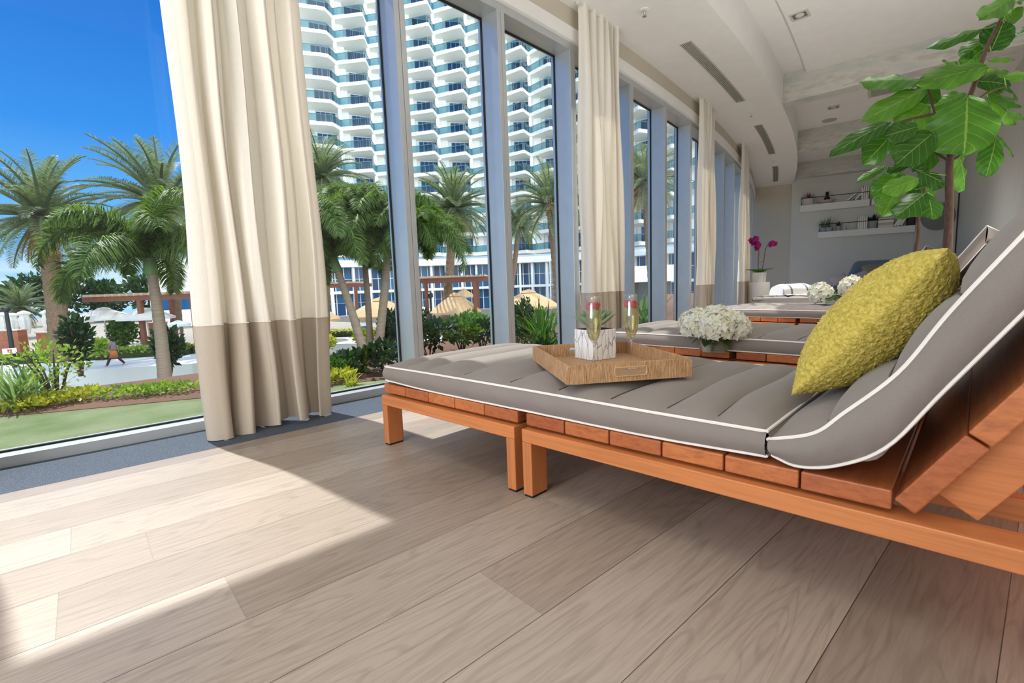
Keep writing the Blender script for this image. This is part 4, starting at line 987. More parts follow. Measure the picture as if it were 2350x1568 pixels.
# ---------------------------------------------------------------- towel, daybed and pillows at the far end
def towelmat():
    t = NT('striped_towel'); tc = t.n('ShaderNodeTexCoord'); sep = t.n('ShaderNodeSeparateXYZ'); t.l(tc.outputs['Object'], sep.inputs[0])
    a = t.n('ShaderNodeMath', operation='ABSOLUTE'); t.l(sep.outputs['X'], a.inputs[0])
    c = t.ramp(a.outputs[0], [(0.0, lin((246, 244, 240))), (0.14, lin((246, 244, 240))), (0.141, lin((120, 124, 128))), (0.175, lin((120, 124, 128))), (0.176, lin((246, 244, 240)))])
    nz = t.noise(t.coords(), 160, 2); t.pbr(c, 0.95, 0, 0.1, t.bump(nz.outputs[0], 0.5, 0.004)); return t.m
tw = Vector((10.1, 3.30, 0))
t = thing('rolled_towel', 'white towel with grey stripe folded on the farthest lounger cushion', 'towel', (tw.x, tw.y, 0.446), -0.62)
def roll(u, v):
    a = -1 + 2 * u; q = v * PI; r = 0.21 * (1 - 0.12 * abs(a) ** 6)
    return Vector((a * 0.31, math.cos(q) * 0.22, abs(math.sin(q)) ** 0.7 * r + 0.004 * math.sin(14 * v + 9 * u)))
mb = MB(); mb.grid(roll, 16, 18); mb.grid(lambda u, v: Vector((-0.31 + 0.62 * u, -0.22 + 0.44 * v, 0.001)), 2, 2)
for sx in (-0.31, 0.31): mb.grid(lambda u, v, sx=sx: Vector((sx, math.cos(v * PI) * 0.22 * u, (abs(math.sin(v * PI)) ** .7) * 0.185 * u)), 4, 18)
tb = mb.build('towel_roll', towelmat(), t, smooth=True, angle=.9)
fl = MB(); fl.grid(lambda u, v: Vector((-0.31 + 0.72 * u, -0.22 - 0.14 * v + .05, 0.03 - 0.026 * v + 0.004 * math.sin(12 * u))), 12, 6); fl.build('towel_flap', towelmat(), t, smooth=True)
M_bluegrey = fabric('blue_grey_upholstery', (104, 122, 134), 300, 0.08); M_taupe2 = fabric('taupe_upholstery', (140, 130, 122), 300, 0.08); M_lil = fabric('pale_mauve_linen', (176, 168, 172), 300, 0.06)
db = at(1950, 640, 12.6); da = math.atan2(BD.y, BD.x)
t = thing('daybed', 'blue grey daybed with a sloping back by the far wall', 'daybed', (db.x, db.y, 0), da)
MB().box2((-1.0, -0.42, 0.10), (1.15, 0.45, 0.36)).build('base', M_bluegrey, t, bevel=0.03)
MB().box2((-0.98, -0.40, 0.365), (1.12, 0.43, 0.50)).build('seat_cushion', M_bluegrey, t, bevel=0.05)
bkm = MB(); bkm.add([(-0.12, .04, .50), (.95, .04, .50), (.95, .40, .50), (-.12, .40, .50), (.12, .06, 1.13), (1.0, .06, 1.13), (1.0, .38, 1.13), (.12, .38, 1.13)], [(0, 3, 2, 1), (4, 5, 6, 7), (0, 1, 5, 4), (1, 2, 6, 5), (2, 3, 7, 6), (3, 0, 4, 7)])
bkm.build('backrest', M_bluegrey, t, bevel=0.07)
for x in (-0.92, 1.07):
    for y in (-0.35, 0.38): MB().box2((x - .03, y - .03, 0), (x + .03, y + .03, .10)).build('leg', M_pad, t)
def cushion_at(name, px, py, d, w, h, T, mat, label, rot, tilt):
    p = at(px, py, d); o = thing(name, label, 'pillow', tuple(p), 0, 'loose pillows on the daybed')
    c = pillow_mb(w, h, T, 20).build('pillow_cover', mat, o, smooth=True, angle=9)
    up = (Vector((0, 0, 1)) + FWD * tilt).normalized(); r_ = RIGHT.copy(); r_.z = 0; r_.normalize(); r_ = Matrix.Rotation(rot, 3, (FWD - up * FWD.dot(up)).normalized()) @ r_
    n_ = r_.cross(up).normalized(); up = n_.cross(r_); c.matrix_local = Matrix((r_, up, n_)).transposed().to_4x4()
cushion_at('bolster_pillow', 2010, 624, 12.35, 0.74, 0.44, 0.26, M_taupe2, 'large taupe pillow in front of the daybed back', -0.08, 0.2)
cushion_at('throw_pillow', 1926, 641, 12.3, 0.46, 0.28, 0.16, M_lil, 'pale mauve pillow lying at the left end of the daybed', -0.25, 0.5)
cushion_at('throw_pillow', 1978, 639, 12.3, 0.50, 0.36, 0.18, M_lil, 'pale mauve pillow leaning right of the other mauve pillow', -0.35, 0.3)
t = thing('wall_mirror', 'round grey disc on the right hand wall behind the thicker fig trunk', 'wall decoration', tuple(bray(2152, 497, 0.23)))
dm = MB(); ctr = bray(2152, 497, 0.222)
dm.add([ctr + BD * 0.36 * math.cos(q) + Vector((0, 0, 0.36 * math.sin(q))) + BN * o for o in (0.0, 0.03) for q in [2 * PI * k / 48 for k in range(48)]], [tuple(range(48)), tuple(range(95, 47, -1))] + [(k, (k + 1) % 48, 48 + (k + 1) % 48, 48 + k) for k in range(48)])
dm.build('disc', plain('grey_glass_disc', (128, 130, 128), 0.35), t, True)
# ================================================================ outside
GZ = -2.87
def wout(x, o, z): return wp(x, -o, z)
# lawn and planting bed on the terrace right outside the glass
def turf():
    t = NT('bleached_lawn_turf'); v = t.coords(); a = t.noise(v, 2.2, 4); b = t.noise(v, 160, 3)
    c = t.ramp(a.outputs[0], [(0.3, lin((104, 122, 78))), (0.55, lin((132, 142, 106))), (0.75, lin((150, 152, 124)))])
    c = t.mix(0.5, c, t.ramp(b.outputs[0], [(0.3, (0.7, 0.75, 0.65)), (0.7, (1.15, 1.15, 1.1))]), 'MULTIPLY')
    t.pbr(c, 0.95, 0, 0.05, t.bump(b.outputs[0], 0.5, 0.01)); return t.m
M_mulch = plain('brown_mulch', (112, 80, 62), 0.95, 0.4, 120, 0.8); M_turf = turf()
def strip(name, a, b, o0, z0, o1, z1, mat, th=0.15):
    mb = MB(); X = xs(a, b, 0.8); vs = []
    ev = lambda q, x: q(x) if callable(q) else q
    for x in X: vs += [wout(x, ev(o0, x), z0), wout(x, ev(o1, x), z1), wout(x, ev(o1, x), z1 - th), wout(x, ev(o0, x), z0 - th)]
    fs = []
    for i in range(len(X) - 1):
        for k in range(4): fs.append((i * 4 + k, i * 4 + (k + 1) % 4, i * 4 + 4 + (k + 1) % 4, i * 4 + 4 + k))
    mb.add(vs, fs); o = mb.build(name, mat); return struct(o)
lawn_edge = lambda x: max(0.55, min(2.1, 1.62 - 0.40 * x))
strip('lawn', -9, 30, 0.16, -0.06, lawn_edge, -0.06, M_turf)
strip('mulch_bed', -9, 30, lawn_edge, -0.055, 3.1, -0.075, M_mulch)
strip('mulch_slope', -9, 34, 3.1, -0.075, 9.0, -4.45, plain('dull_green_groundcover', (60, 72, 44), 0.95, 0.4, 20, 0.6))  # mottled dark green groundcover colour on the slope
mb = MB(); mb.prism([(-90, 8), (120, 8), (120, 60), (-90, 60)], -4.9, -4.5); struct(mb.build('lower_ground', plain('dark_groundcover', (62, 70, 48), 0.95, 0.4, 3)))

# walkway with its white retaining wall, and the pool deck behind
edge = [at(x, y, 3.67 * F_ / (y - h_)) for x, y, h_ in ((-420, 880, 715), (0, 857, 699.5), (250, 844, 690.5), (440, 833, 683.6), (735, 789, 673), (930, 785, 666), (1300, 777, 652.5), (1700, 770, 638))]
edge = [Vector((p.x, p.y, GZ)) for p in edge]
far = [p + Vector((p.x, p.y, 0)).normalized() * 5.2 for p in edge]
deck = plain('pale_pool_deck', (150, 142, 128), 0.85, 0.06, 0.6)
mb = MB(); mb.prism([tuple(p[:2]) for p in edge] + [(150, 60), (150, 160), (-120, 160), (-120, 60)], GZ - 0.4, GZ - 0.02); struct(mb.build('pool_deck', deck))
mb = MB()
for i in range(len(edge) - 1):
    a, b, c, d = edge[i], edge[i + 1], far[i + 1], far[i]
    mb.add([a, b, c, d, a - Vector((0, 0, .03)), b - Vector((0, 0, .03)), c - Vector((0, 0, .03)), d - Vector((0, 0, .03))], [(0, 1, 2, 3), (0, 4, 5, 1), (1, 5, 6, 2), (2, 6, 7, 3), (3, 7, 4, 0)])
struct(mb.build('walkway', plain('pale_grey_concrete_path', (206, 208, 210), 0.8, 0.03, 0.8)))
mb = MB()
for i in range(len(edge) - 1):
    a, b = edge[i], edge[i + 1]; n = Vector((-a.x, -a.y, 0)).normalized() * 0.15
    mb.add([a + n, b + n, b, a] + [p + Vector((0, 0, -1.6)) for p in (a + n, b + n, b, a)], [(0, 1, 2, 3), (0, 4, 5, 1), (2, 6, 7, 3), (4, 7, 6, 5), (0, 3, 7, 4), (1, 5, 6, 2)])
struct(mb.build('retaining_wall', plain('white_stucco', (226, 226, 224), 0.85, 0.03, 1.2)))

# ---------------------------------------------------------------- hotel tower
M_tw = plain('white_painted_concrete', (248, 248, 246), 0.7, 0.02, 0.2)
M_so = plain('cream_balcony_soffit', (246, 241, 231), 0.7, 0.02, 0.2)
def towerglass():
    t = NT('blue_tinted_tower_glass'); t.pbr(t.ramp(isl(t), [(0, lin((16, 50, 84))), (0.5, lin((18, 78, 128))), (1, lin((30, 104, 140)))]), 0.12, 0, 0.5); return t.m
M_tg = towerglass(); M_tf = plain('pale_window_frame', (190, 204, 208), 0.5)
M_rg = glassmat('teal_balustrade_glass', (0.24, 0.44, 0.52), 0.6, 1.5, 0.02, 0.02); M_rr = plain('teal_grey_handrail', (92, 138, 146), 0.5)
EDG = [686, 792, 865, 939, 1012, 1084, 1154, 1221, 1289, 1358, 1429, 1502, 1578, 1658]
RAD = [79, 79.6, 80.4, 81.2, 81.8, 82.2, 82.4, 82.2, 81.2, 79.6, 77.6, 75.4, 73.2, 71]
TB_ = []
for px, r in zip(EDG, RAD):
    q = ray(px, 420); q.z = 0; q.normalize(); TB_.append(Vector((q.x, q.y, 0)) * r)
FH, Z0, NF = 3.14, 6.60, 16
tw_c = TB_[5]
tower = thing('hotel_tower', 'tall white hotel tower with rows of sawtooth glass balconies', 'building', (tw_c.x, tw_c.y, GZ))
def bayframe(i):
    a, b = TB_[i], TB_[i + 1]; d = b - a; L_ = d.length; d = d / L_; n = Vector((d.y, -d.x, 0))
    if n.dot(-a) < 0: n = -n
    return a, d, n, L_
def bp(i, f, o, z):
    a, d, n, L_ = bayframe(i); return a + d * (f * L_) + n * o + Vector((0, 0, z))
def front(i):                                  # sawtooth front edge of a bay, as (fraction, offset)
    return [(0.0, 1.3), (0.08, 1.3), (0.64, 1.9), (0.80, 1.9), (1.0, 0.0)] if i == 0 else [(0.0, 0.0), (0.74, 2.5), (0.80, 2.5), (1.0, 0.0)]
NB = len(EDG) - 1
def add_wall(mb, i, f0, f1, o0, o1, z0, z1):
    vs = [bp(i, f, o, z) for z in (z0, z1) for f, o in ((f0, o0), (f1, o0), (f1, o1), (f0, o1))]
    mb.add(vs, [(0, 3, 2, 1), (4, 5, 6, 7), (0, 1, 5, 4), (1, 2, 6, 5), (2, 3, 7, 6), (3, 0, 4, 7)])
mb = MB()                                      # rear wall and party walls between the bays
for i in range(NB):
    for k in range(-1, NF): add_wall(mb, i, 0.0, 1.0, -1.9, -2.3, Z0 + k * FH, Z0 + (k + 1) * FH) if k >= 0 else None
    add_wall(mb, i, -0.05, 0.05, -2.0, -0.06, Z0, Z0 + NF * FH)
    add_wall(mb, i, 0.05, 0.30, -1.95, -1.1, Z0, Z0 + NF * FH)
mb.build('tower_wall', M_tw, tower, True)
ew = MB(); q0 = ray(560, 420); q0.z = 0; q0.normalize(); q1 = ray(690, 420); q1.z = 0; q1.normalize()
A_, B_ = Vector((q0.x, q0.y, 0)) * 86, Vector((q1.x, q1.y, 0)) * 81.4
nn_ = Vector(((B_ - A_).y, -(B_ - A_).x, 0)).normalized(); nn_ = nn_ if nn_.dot(A_) > 0 else -nn_
ew.prism([tuple(A_[:2]), tuple(B_[:2]), tuple((B_ + nn_ * 6)[:2]), tuple((A_ + nn_ * 6)[:2])], GZ, Z0 + NF * FH); ew.build('end_wall', M_tw, tower, True)
win_stuff = MB(); nwin = 0
VIS = [1, 0, 3, 4, 6, 7, 2, 10, 5]
order = [(i, k) for k in range(0, 14) for i in VIS]
vis100 = set(order[:98])
for k in range(NF):
    z = Z0 + k * FH
    sl = MB()
    for i in range(NB):
        fr_ = front(i); P = [(0.0, -2.0)] + fr_ + [(1.0, -2.0)]
        n_ = len(P); vs = [bp(i, f, o, z) for f, o in P] + [bp(i, f, o, z - 0.50) for f, o in P]
        sl.add(vs, [tuple(range(n_)), tuple(range(2 * n_ - 1, n_ - 1, -1))] + [(j, (j + 1) % n_, n_ + (j + 1) % n_, n_ + j) for j in range(n_)])
    sl.build('balcony_slab', M_so, tower, True)
    gl = MB(); hr = MB()
    for i in range(NB):
        fr_ = front(i)
        pts = [bp(i, f, o - 0.06, z) for f, o in fr_]
        for a, b in zip(pts[:-1], pts[1:]):
            gl.quad(a + Vector((0, 0, .10)), b + Vector((0, 0, .10)), b + Vector((0, 0, 1.02)), a + Vector((0, 0, 1.02)))
            hr.tube([a + Vector((0, 0, 1.06)), b + Vector((0, 0, 1.06))], 0.05, 4)
            m_ = max(1, round((b - a).length / 1.3))
            for j in range(m_): p = a.lerp(b, j / m_); hr.tube([p, p + Vector((0, 0, 1.06))], 0.035, 4)
    rl = hr.build('balcony_railing', M_rr, tower, True); gl.build('railing_glass', M_rg, rl, True, recalc=False)
    for i in range(NB):
        tgt = MB() if (i, k) in vis100 else win_stuff
        f0, f1 = (0.42, 0.97) if i else (0.50, 0.93)
        for j in range(4):
            a_, b_ = f0 + (f1 - f0) * j / 4 + 0.006, f0 + (f1 - f0) * (j + 1) / 4 - 0.006
            vs = [bp(i, a_, -1.84, z + .02), bp(i, b_, -1.84, z + .02), bp(i, b_, -1.84, z + 2.5), bp(i, a_, -1.84, z + 2.5)]; tgt.add(vs, [(0, 1, 2, 3)])
        if (i, k) in vis100:
            w = tgt.build('window', M_tg, tower, True, recalc=False)
            ff = MB(); add_wall(ff, i, f0 - .01, f1 + .01, -1.90, -1.86, z + .0, z + 2.56); ff.build('window_frame', M_tf, w, True)
        else:
            add_wall(win_stuff, i, f0 - .012, f1 + .012, -1.90, -1.86, z + .0, z + 2.56)
o = win_stuff.build('window', M_tg, tower, True, recalc=False); o['kind'] = 'stuff'
tp_ = MB()
for i in range(NB): add_wall(tp_, i, 0, 1, -6, 1.0, Z0 + NF * FH, Z0 + NF * FH + 0.8)
tp_.build('roof_parapet', M_tw, tower, True)
# glazed podium below the balconies
pd = MB(); pg = MB(); pc = MB()
for i in range(NB):
    add_wall(pd, i, 0, 1, -2.0, 2.6, 4.55, 5.05); add_wall(pd, i, 0, 1, -2.0, 1.4, 5.05, 5.6); add_wall(pd, i, 0, 1, -1.2, 1.9, 0.55, 0.95)
    for j in range(5):
        for z0, z1 in ((0.95, 2.7), (2.8, 4.5), (GZ + .1, -0.9), (-0.85, 0.5)):
            vs = [bp(i, j / 5 + .012, 0.8, z0), bp(i, (j + 1) / 5 - .012, 0.8, z0), bp(i, (j + 1) / 5 - .012, 0.8, z1), bp(i, j / 5 + .012, 0.8, z1)]; pg.add(vs, [(0, 1, 2, 3)])
    add_wall(pc, i, 0, 1, 0.6, 0.76, GZ, 4.55)
    for f in (0.0, 0.5): add_wall(pc, i, f - .035, f + .035, 0.7, 2.0, GZ, 4.55)
pdo = pc.build('podium_columns', M_tw, tower, True); pg.build('podium_glazing', M_tg, pdo, True, recalc=False); pd.build('podium_roof', M_tw, tower, True)
# louvred screen at the foot of the tower
lp = at(1290, 650, 72); t = thing('louvred_screen', 'grey louvred screen at the foot of the tower behind the rightmost tan umbrella', 'screen', (lp.x, lp.y, GZ), math.atan2(lp.y, lp.x) - PI / 2)
sc_ = MB(); [sc_.box((0, 0, 0.4 + k * 0.26), (3.4, 0.12, 0.16)) for k in range(27)]; sc_.build('louvre_slats', plain('grey_louvre', (142, 146, 150), .6), t)
for x in (-1.75, 1.75): MB().box((x, 0, 3.7), (0.14, 0.2, 7.4)).build('post', M_tw, t)

# ---------------------------------------------------------------- palms
def frond_pts(az, el, L_, bend, n=14):
    p = Vector((0, 0, 0)); pts = [p.copy()]; e = el
    for k in range(n):
        p = p + Vector((math.cos(az) * math.cos(e), math.sin(az) * math.cos(e), math.sin(e))) * (L_ / n); pts.append(p.copy()); e -= bend / n * (0.5 + k / n)
    return pts
def frond(mb, az, el, L_, bend, nl, ll, lw, rnd, plume=False):
    P = frond_pts(az, el, L_, bend); n = len(P) - 1
    mb.tube(P, [0.035 * (1 - .85 * k / n) for k in range(n + 1)], 3, cap=False)
    for j in range(nl):
        u = 0.10 + 0.90 * j / nl; i = min(int(u * n), n - 1); f = u * n - i; p = P[i].lerp(P[i + 1], f); d = (P[i + 1] - P[i]).normalized()
        s = d.cross(Vector((0, 0, 1)));
        if s.length < .05: s = Vector((math.sin(az), -math.cos(az), 0))
        s.normalize(); upv = s.cross(d)
        l_ = ll * (math.sin(PI * min(1, (u * 0.8 + 0.16))) ** 0.7) * rnd.uniform(.85, 1.1)
        for sg in ((-1, 1) if not plume else (-1, 1, -1, 1)):
            lift = rnd.uniform(0.1, .5) if not plume else rnd.uniform(-.8, .9)
            v = (d * rnd.uniform(.55, .85) + s * sg + upv * lift).normalized(); w = v.cross(upv)
            if w.length < .05: w = d
            w = w.normalized() * lw; tip = p + v * l_ + Vector((0, 0, -l_ * (.18 if not plume else .30)))
            md = p + v * l_ * .55
            mb.add([p - w * .5, p + w * .5, md + w, md - w, tip], [(0, 1, 2, 3), (3, 2, 4)])
M_date = leafmat('grey_green_date_frond', (74, 94, 68), (134, 146, 112), 0.3, .55); M_fox = leafmat('vivid_green_foxtail_frond', (44, 70, 32), (118, 144, 66), 0.40, .5)
M_dead = leafmat('dry_straw_frond', (128, 96, 62), (176, 138, 92), 0.2, .8); M_fruit = plain('orange_date_fruit', (216, 138, 70), .6, .2, 40)
M_dtr = plain('rough_brown_date_trunk', (120, 98, 78), .95, .35, 9, .9, stretch=(1, 1, 2.2)); M_ftr = plain('ringed_grey_palm_trunk', (150, 130, 112), .85, .2, 6, .4, stretch=(.3, .3, 5)); M_csh = plain('green_crownshaft', (112, 140, 88), .6, .1, 4)
CR = {}
def crown_mesh(kind, var):
    if (kind, var) in CR: return CR[(kind, var)]
    rnd = random.Random(100 * var + len(kind)); mb = MB()
    if kind == 'date':
        for k in range(62):
            r = k / 62; el = math.radians(82 - 112 * r + rnd.uniform(-8, 8)); frond(mb, k * 2.39996 + rnd.uniform(-.2, .2), el, rnd.uniform(.88, 1.05), 0.95 + rnd.uniform(-.2, .4), 62, .165, .0040, rnd)
    else:
        for k in range(17):
            r = k / 17; el = math.radians(74 - 60 * r + rnd.uniform(-8, 8)); frond(mb, k * 2.39996 + rnd.uniform(-.3, .3), el, rnd.uniform(.85, 1.05), 2.35 + rnd.uniform(-.4, .5), 150, .22, .0042, rnd, True)
    me = bpy.data.meshes.new(kind + '_palm_crown'); me.from_pydata([tuple(p) for p in mb.v], [], mb.f); me.materials.append(M_date if kind == 'date' else M_fox); CR[(kind, var)] = me; return me
PG = {'date': 'date palms around the pool', 'fox': 'foxtail palms near the window'}
def palm(kind, cpx, cpy, bpx, bpy_, d, rpx, r0, label, var=0, rz=0.0, fruit=0, gz=None, skirt=False):
    top = at(cpx, cpy, d); bs = at(bpx, bpy_, d); gz = GZ if gz is None else gz
    dz = (bs - top); k = (gz - top.z) / dz.z if abs(dz.z) > .1 else 1; bs = top + dz * k; bs.z = gz
    t = thing('date_palm' if kind == 'date' else 'foxtail_palm', label, 'palm tree', tuple(bs), 0, PG[kind])
    me = crown_mesh(kind, var); o = bpy.data.objects.new('crown', me); COL.objects.link(o); o.parent = t; o.location = top - bs
    R = rpx / F_ * d; o.scale = (R, R, R); o.rotation_euler = (0, 0, rz)
    tr = MB(); n = 40; H_ = (top - bs).length; pts = []; rs = []
    ax = (top - bs)
    for k in range(n + 1):
        u = k / n; pts.append(ax * u + ax.cross(Vector((0, 0, 1))) * 0.0 + Vector((0.06 * H_ * .2 * math.sin(PI * u), 0, 0)))
        if kind == 'date': rs.append(r0 * (1.12 - .2 * u) * (1 + .07 * (k % 2)) * (1.25 if u > .93 else 1))
        else: rs.append(r0 * (1.25 - .45 * u) * (1 + .035 * (k % 3 == 0)))
    tr.tube(pts, rs, 12); tr.build('trunk', M_dtr if kind == 'date' else M_ftr, t, smooth=kind != 'date', angle=9)
    if kind == 'fox':
        cs = MB(); cs.tube([ax * .86, ax * .90, ax * .96, ax * 1.01], [r0 * .95, r0 * 1.25, r0 * 1.0, r0 * .5], 12); cs.build('crownshaft', M_csh, t, smooth=True)
    rnd = random.Random(int(cpx * 7 + d))
    for k in range(fruit):
        q = rnd.uniform(0, 6.28); p = ax + Vector((math.cos(q), math.sin(q), -.15)) * R * .20; f = MB()
        for j in range(60):
            c = p + Vector((rnd.gauss(0, .05), rnd.gauss(0, .05), rnd.gauss(-.12, .10))) * R * .7; f.lathe([(0, -.028 * R * .6), (.022 * R * .6, 0), (0, .028 * R * .6)], 5, c)
        f.tube([ax, p], .02 * R, 4); f.build('fruit_cluster', M_fruit, t)
    if skirt:
        mb = MB()
        for k in range(12): frond(mb, k * 2.4 + rnd.uniform(-.3, .3), math.radians(-35 - rnd.uniform(0, 30)), .75, .7, 30, .12, .006, rnd)
        s_ = mb.build('dry_fronds', M_dead, t, recalc=False); s_.location = ax * .985; s_.scale = (R * .8,) * 3
    return t
palm('date', 97, 500, 138, 805, 30, 178, 0.48, 'large date palm with a thick trunk, leftmost tall palm by the pool', 0, 0.3, skirt=True)
palm('date', 372, 470, 398, 700, 36, 175, 0.35, 'date palm partly hidden behind the left edge of the nearest curtain', 1, 2.0, skirt=True)
palm('date', 48, 708, 46, 760, 52, 72, 0.4, 'small distant date palm low over the closed umbrellas', 0, 1.2, skirt=True)
palm('fox', 342, 592, 378, 868, 21, 255, 0.22, 'foxtail palm with long arching fronds left of the nearest curtain', 0, 2.75)
palm('date', 738, 410, 748, 830, 33, 112, 0.24, 'date palm rising behind the green foxtails right of the nearest curtain', 1, 0.5, skirt=True)
palm('fox', 716, 520, 690, 830, 23, 185, 0.18, 'foxtail palm with sunlit fronds touching the right edge of the curtain', 1, 0.8)
palm('fox', 764, 590, 838, 822, 24, 165, 0.19, 'foxtail palm with a leaning green topped trunk in the second pane', 0, 1.4)
palm('fox', 828, 520, 850, 815, 26, 185, 0.15, 'foxtail palm with a thin straight trunk in the second pane', 1, 2.2)
palm('fox', 892, 520, 866, 815, 25, 180, 0.20, 'foxtail palm crossing behind the first mullion', 0, 0.2)
palm('date', 1040, 480, 1018, 760, 40, 118, 0.34, 'date palm with orange fruit in the pane between the first two mullions', 0, 0.9, fruit=4, skirt=True)
palm('fox', 952, 560, 948, 800, 25, 165, 0.18, 'foxtail palm with drooping fronds right of the first mullion', 1, 1.1)
palm('date', 1262, 470, 1285, 760, 42, 112, 0.34, 'date palm with orange fruit in the pane left of the second curtain', 1, 2.9, fruit=4)
palm('date', 1480, 420, 1500, 700, 36, 110, 0.34, 'date palm with orange fruit in the narrow pane beyond the second curtain', 0, 1.7, fruit=3, skirt=True)
palm('date', 1190, 520, 1160, 760, 60, 70, 0.3, 'distant date palm partly behind the second mullion', 1, .4)

# ---------------------------------------------------------------- pergolas, umbrellas, walls, lamp posts
M_perg = timber('dark_stained_pergola_wood', (118, 72, 56), (140, 86, 66), 'X', .6)
def pergola(px0, px1, py_top, d, posts, label, rafters=14, depth=3.0, beam=.34, gz=GZ):
    a, b = at(px0, py_top, d), at(px1, py_top, d); zt_ = (a.z + b.z) / 2; a.z = b.z = zt_; dv = (b - a); L_ = dv.length; ang = math.atan2(dv.y, dv.x)
    t = thing('pergola', label, 'pergola', (a.x, a.y, gz), ang); H_ = zt_ - gz
    for y in (0, depth): MB().box((L_ / 2, y, H_ - .34), (L_ + .5, .12, beam)).build('beam', M_perg, t)
    for k in range(rafters): MB().box((L_ * (k + .5) / rafters, depth / 2, H_ - .09), (.08, depth + 1.0, .16)).build('rafter', plain('sunlit_tone_rafter', (196, 170, 146), .7), t)  # rafters coloured paler than the beams to carry the sunlight on them
    for px in posts:
        x = ((at(px, py_top, d) - a).dot(dv.normalized()))
        for y in (0.0, depth): MB().box((x, y, (H_ - .5) / 2), (.26, .26, H_ - .5)).build('post', M_perg, t)
pergola(196, 460, 672, 32, (318, 440), 'dark wood pergola over the poolside left of the nearest curtain', 16)
pergola(958, 1118, 632, 36, (1088, 960), 'reddish wood pergola with pale rafters in the pane between mullions', 16)
pergola(690, 822, 648, 46, (700, 815), 'low dark wood pergola roof behind the palms in the second pane', 10, 3.5)
M_tan = fabric('tan_umbrella_canvas', (220, 184, 140), 6, .05, .1, .25); M_wc = fabric('white_umbrella_canvas', (240, 240, 238), 6, .03, .1, .3); M_pole = plain('dark_metal_pole', (60, 54, 50), .5); M_wpole = plain('white_pole', (220, 220, 220), .5)
def umbrella(px, y_top, y_rim, d, wpx, mat, pole, label, group, sides=8, vent=True, rz=.2):
    top = at(px, y_top, d); rim = at(px, y_rim, d); hz = top.z - rim.z; R = wpx / F_ * d / 2
    t = thing('patio_umbrella', label, 'umbrella', (top.x, top.y, GZ), rz, group); zr = rim.z - GZ; zt_ = top.z - GZ
    c = MB(); prof = [(R, zr - .14), (R, zr), (R * .72, zr + hz * .36), (R * .40, zr + hz * .66), (R * .16, zr + hz * .84), (.03, zr + hz * (.88 if vent else 1))]
    vs = []
    for r, z in prof:
        for k in range(sides): vs.append((r * math.cos(2 * PI * k / sides), r * math.sin(2 * PI * k / sides), z))
    c.add(vs, [(i * sides + k, i * sides + (k + 1) % sides, (i + 1) * sides + (k + 1) % sides, (i + 1) * sides + k) for i in range(len(prof) - 1) for k in range(sides)])
    cn = c.build('canopy', mat, t)
    if vent:
        v = MB(); v.lathe([(R * .27, zr + hz * .80), (R * .18, zr + hz * .92), (.02, zr + hz)], sides); v.build('vent_cap', mat, cn)
    MB().tube([(0, 0, 0), (0, 0, zt_ - .05)], .05, 8).build('pole', pole, t)
    rb = MB(); [rb.tube([(0, 0, zr + hz * .8), (R * .98 * math.cos(2 * PI * k / sides), R * .98 * math.sin(2 * PI * k / sides), zr - .02)], .018, 4) for k in range(sides)]; rb.build('ribs', pole, t)
    MB().box((0, 0, .05), (.7, .7, .1)).build('base', pole, t)
GT = 'open tan umbrellas by the tower'; GW = 'open white umbrellas by the pool'; GC = 'closed white umbrellas along the pool'
umbrella(708, 692, 734, 37, 136, M_tan, M_pole, 'tan umbrella at the right edge of the nearest curtain', GT)
umbrella(872, 682, 724, 37, 146, M_tan, M_pole, 'tan umbrella behind the foxtail trunks, left of the first mullion', GT)
umbrella(1044, 671, 716, 37, 118, M_tan, M_pole, 'tan umbrella under the reddish pergola', GT)
umbrella(1212, 664, 704, 35, 146, M_tan, M_pole, 'tan umbrella right of the second mullion, before the louvred screen', GT)
umbrella(1064, 662, 680, 56, 50, M_tan, M_pole, 'small distant tan umbrella above the one under the pergola', GT)
umbrella(236, 705, 730, 33, 112, M_wc, M_wpole, 'large open white umbrella left of the pergola post', GW, 6)
umbrella(334, 706, 729, 33, 116, M_wc, M_wpole, 'open white umbrella right of the pergola post', GW, 6)
umbrella(408, 735, 744, 30, 52, M_wc, M_wpole, 'small white umbrella beside the nearest curtain', GW, 6)
umbrella(968, 704, 712, 44, 60, M_wc, M_wpole, 'small white umbrella just right of the first mullion', GW, 6)
def closed(px, y0, y1, d, label):
    a, b = at(px, y0, d), at(px, y1, d); t = thing('closed_umbrella', label, 'umbrella', (a.x, a.y, GZ), px * .3, GC); z0, z1 = b.z - GZ, a.z - GZ; h_ = z1 - z0
    m_ = MB(); ss = 14
    prof = [(.16, z0), (.24, z0 + .25 * h_), (.28, z0 + .6 * h_), (.20, z0 + .78 * h_), (.34, z0 + .86 * h_), (.26, z0 + .93 * h_), (.05, z1)]
    vs = [((r * (1 + .22 * (k % 2))) * math.cos(2 * PI * k / ss) , (r * (1 + .22 * (k % 2))) * math.sin(2 * PI * k / ss), z) for r, z in prof for k in range(ss)]
    m_.add(vs, [(i * ss + k, i * ss + (k + 1) % ss, (i + 1) * ss + (k + 1) % ss, (i + 1) * ss + k) for i in range(len(prof) - 1) for k in range(ss)])
    m_.build('canopy', M_wc, t); MB().tube([(0, 0, 0), (0, 0, z1 - .1)], .05, 8).build('pole', M_wpole, t)
for px, y0, y1, lb in ((3, 717, 762, 'closed white umbrella at the left picture edge'), (26, 718, 760, 'closed white umbrella just right of the dark lamp post'), (53, 713, 768, 'closed white umbrella between two brick walls, third from left'), (106, 711, 764, 'closed white umbrella left of the thick date palm trunk'), (154, 708, 756, 'closed white umbrella just right of the thick date palm trunk')):
    closed(px, y0, y1, 33, lb)
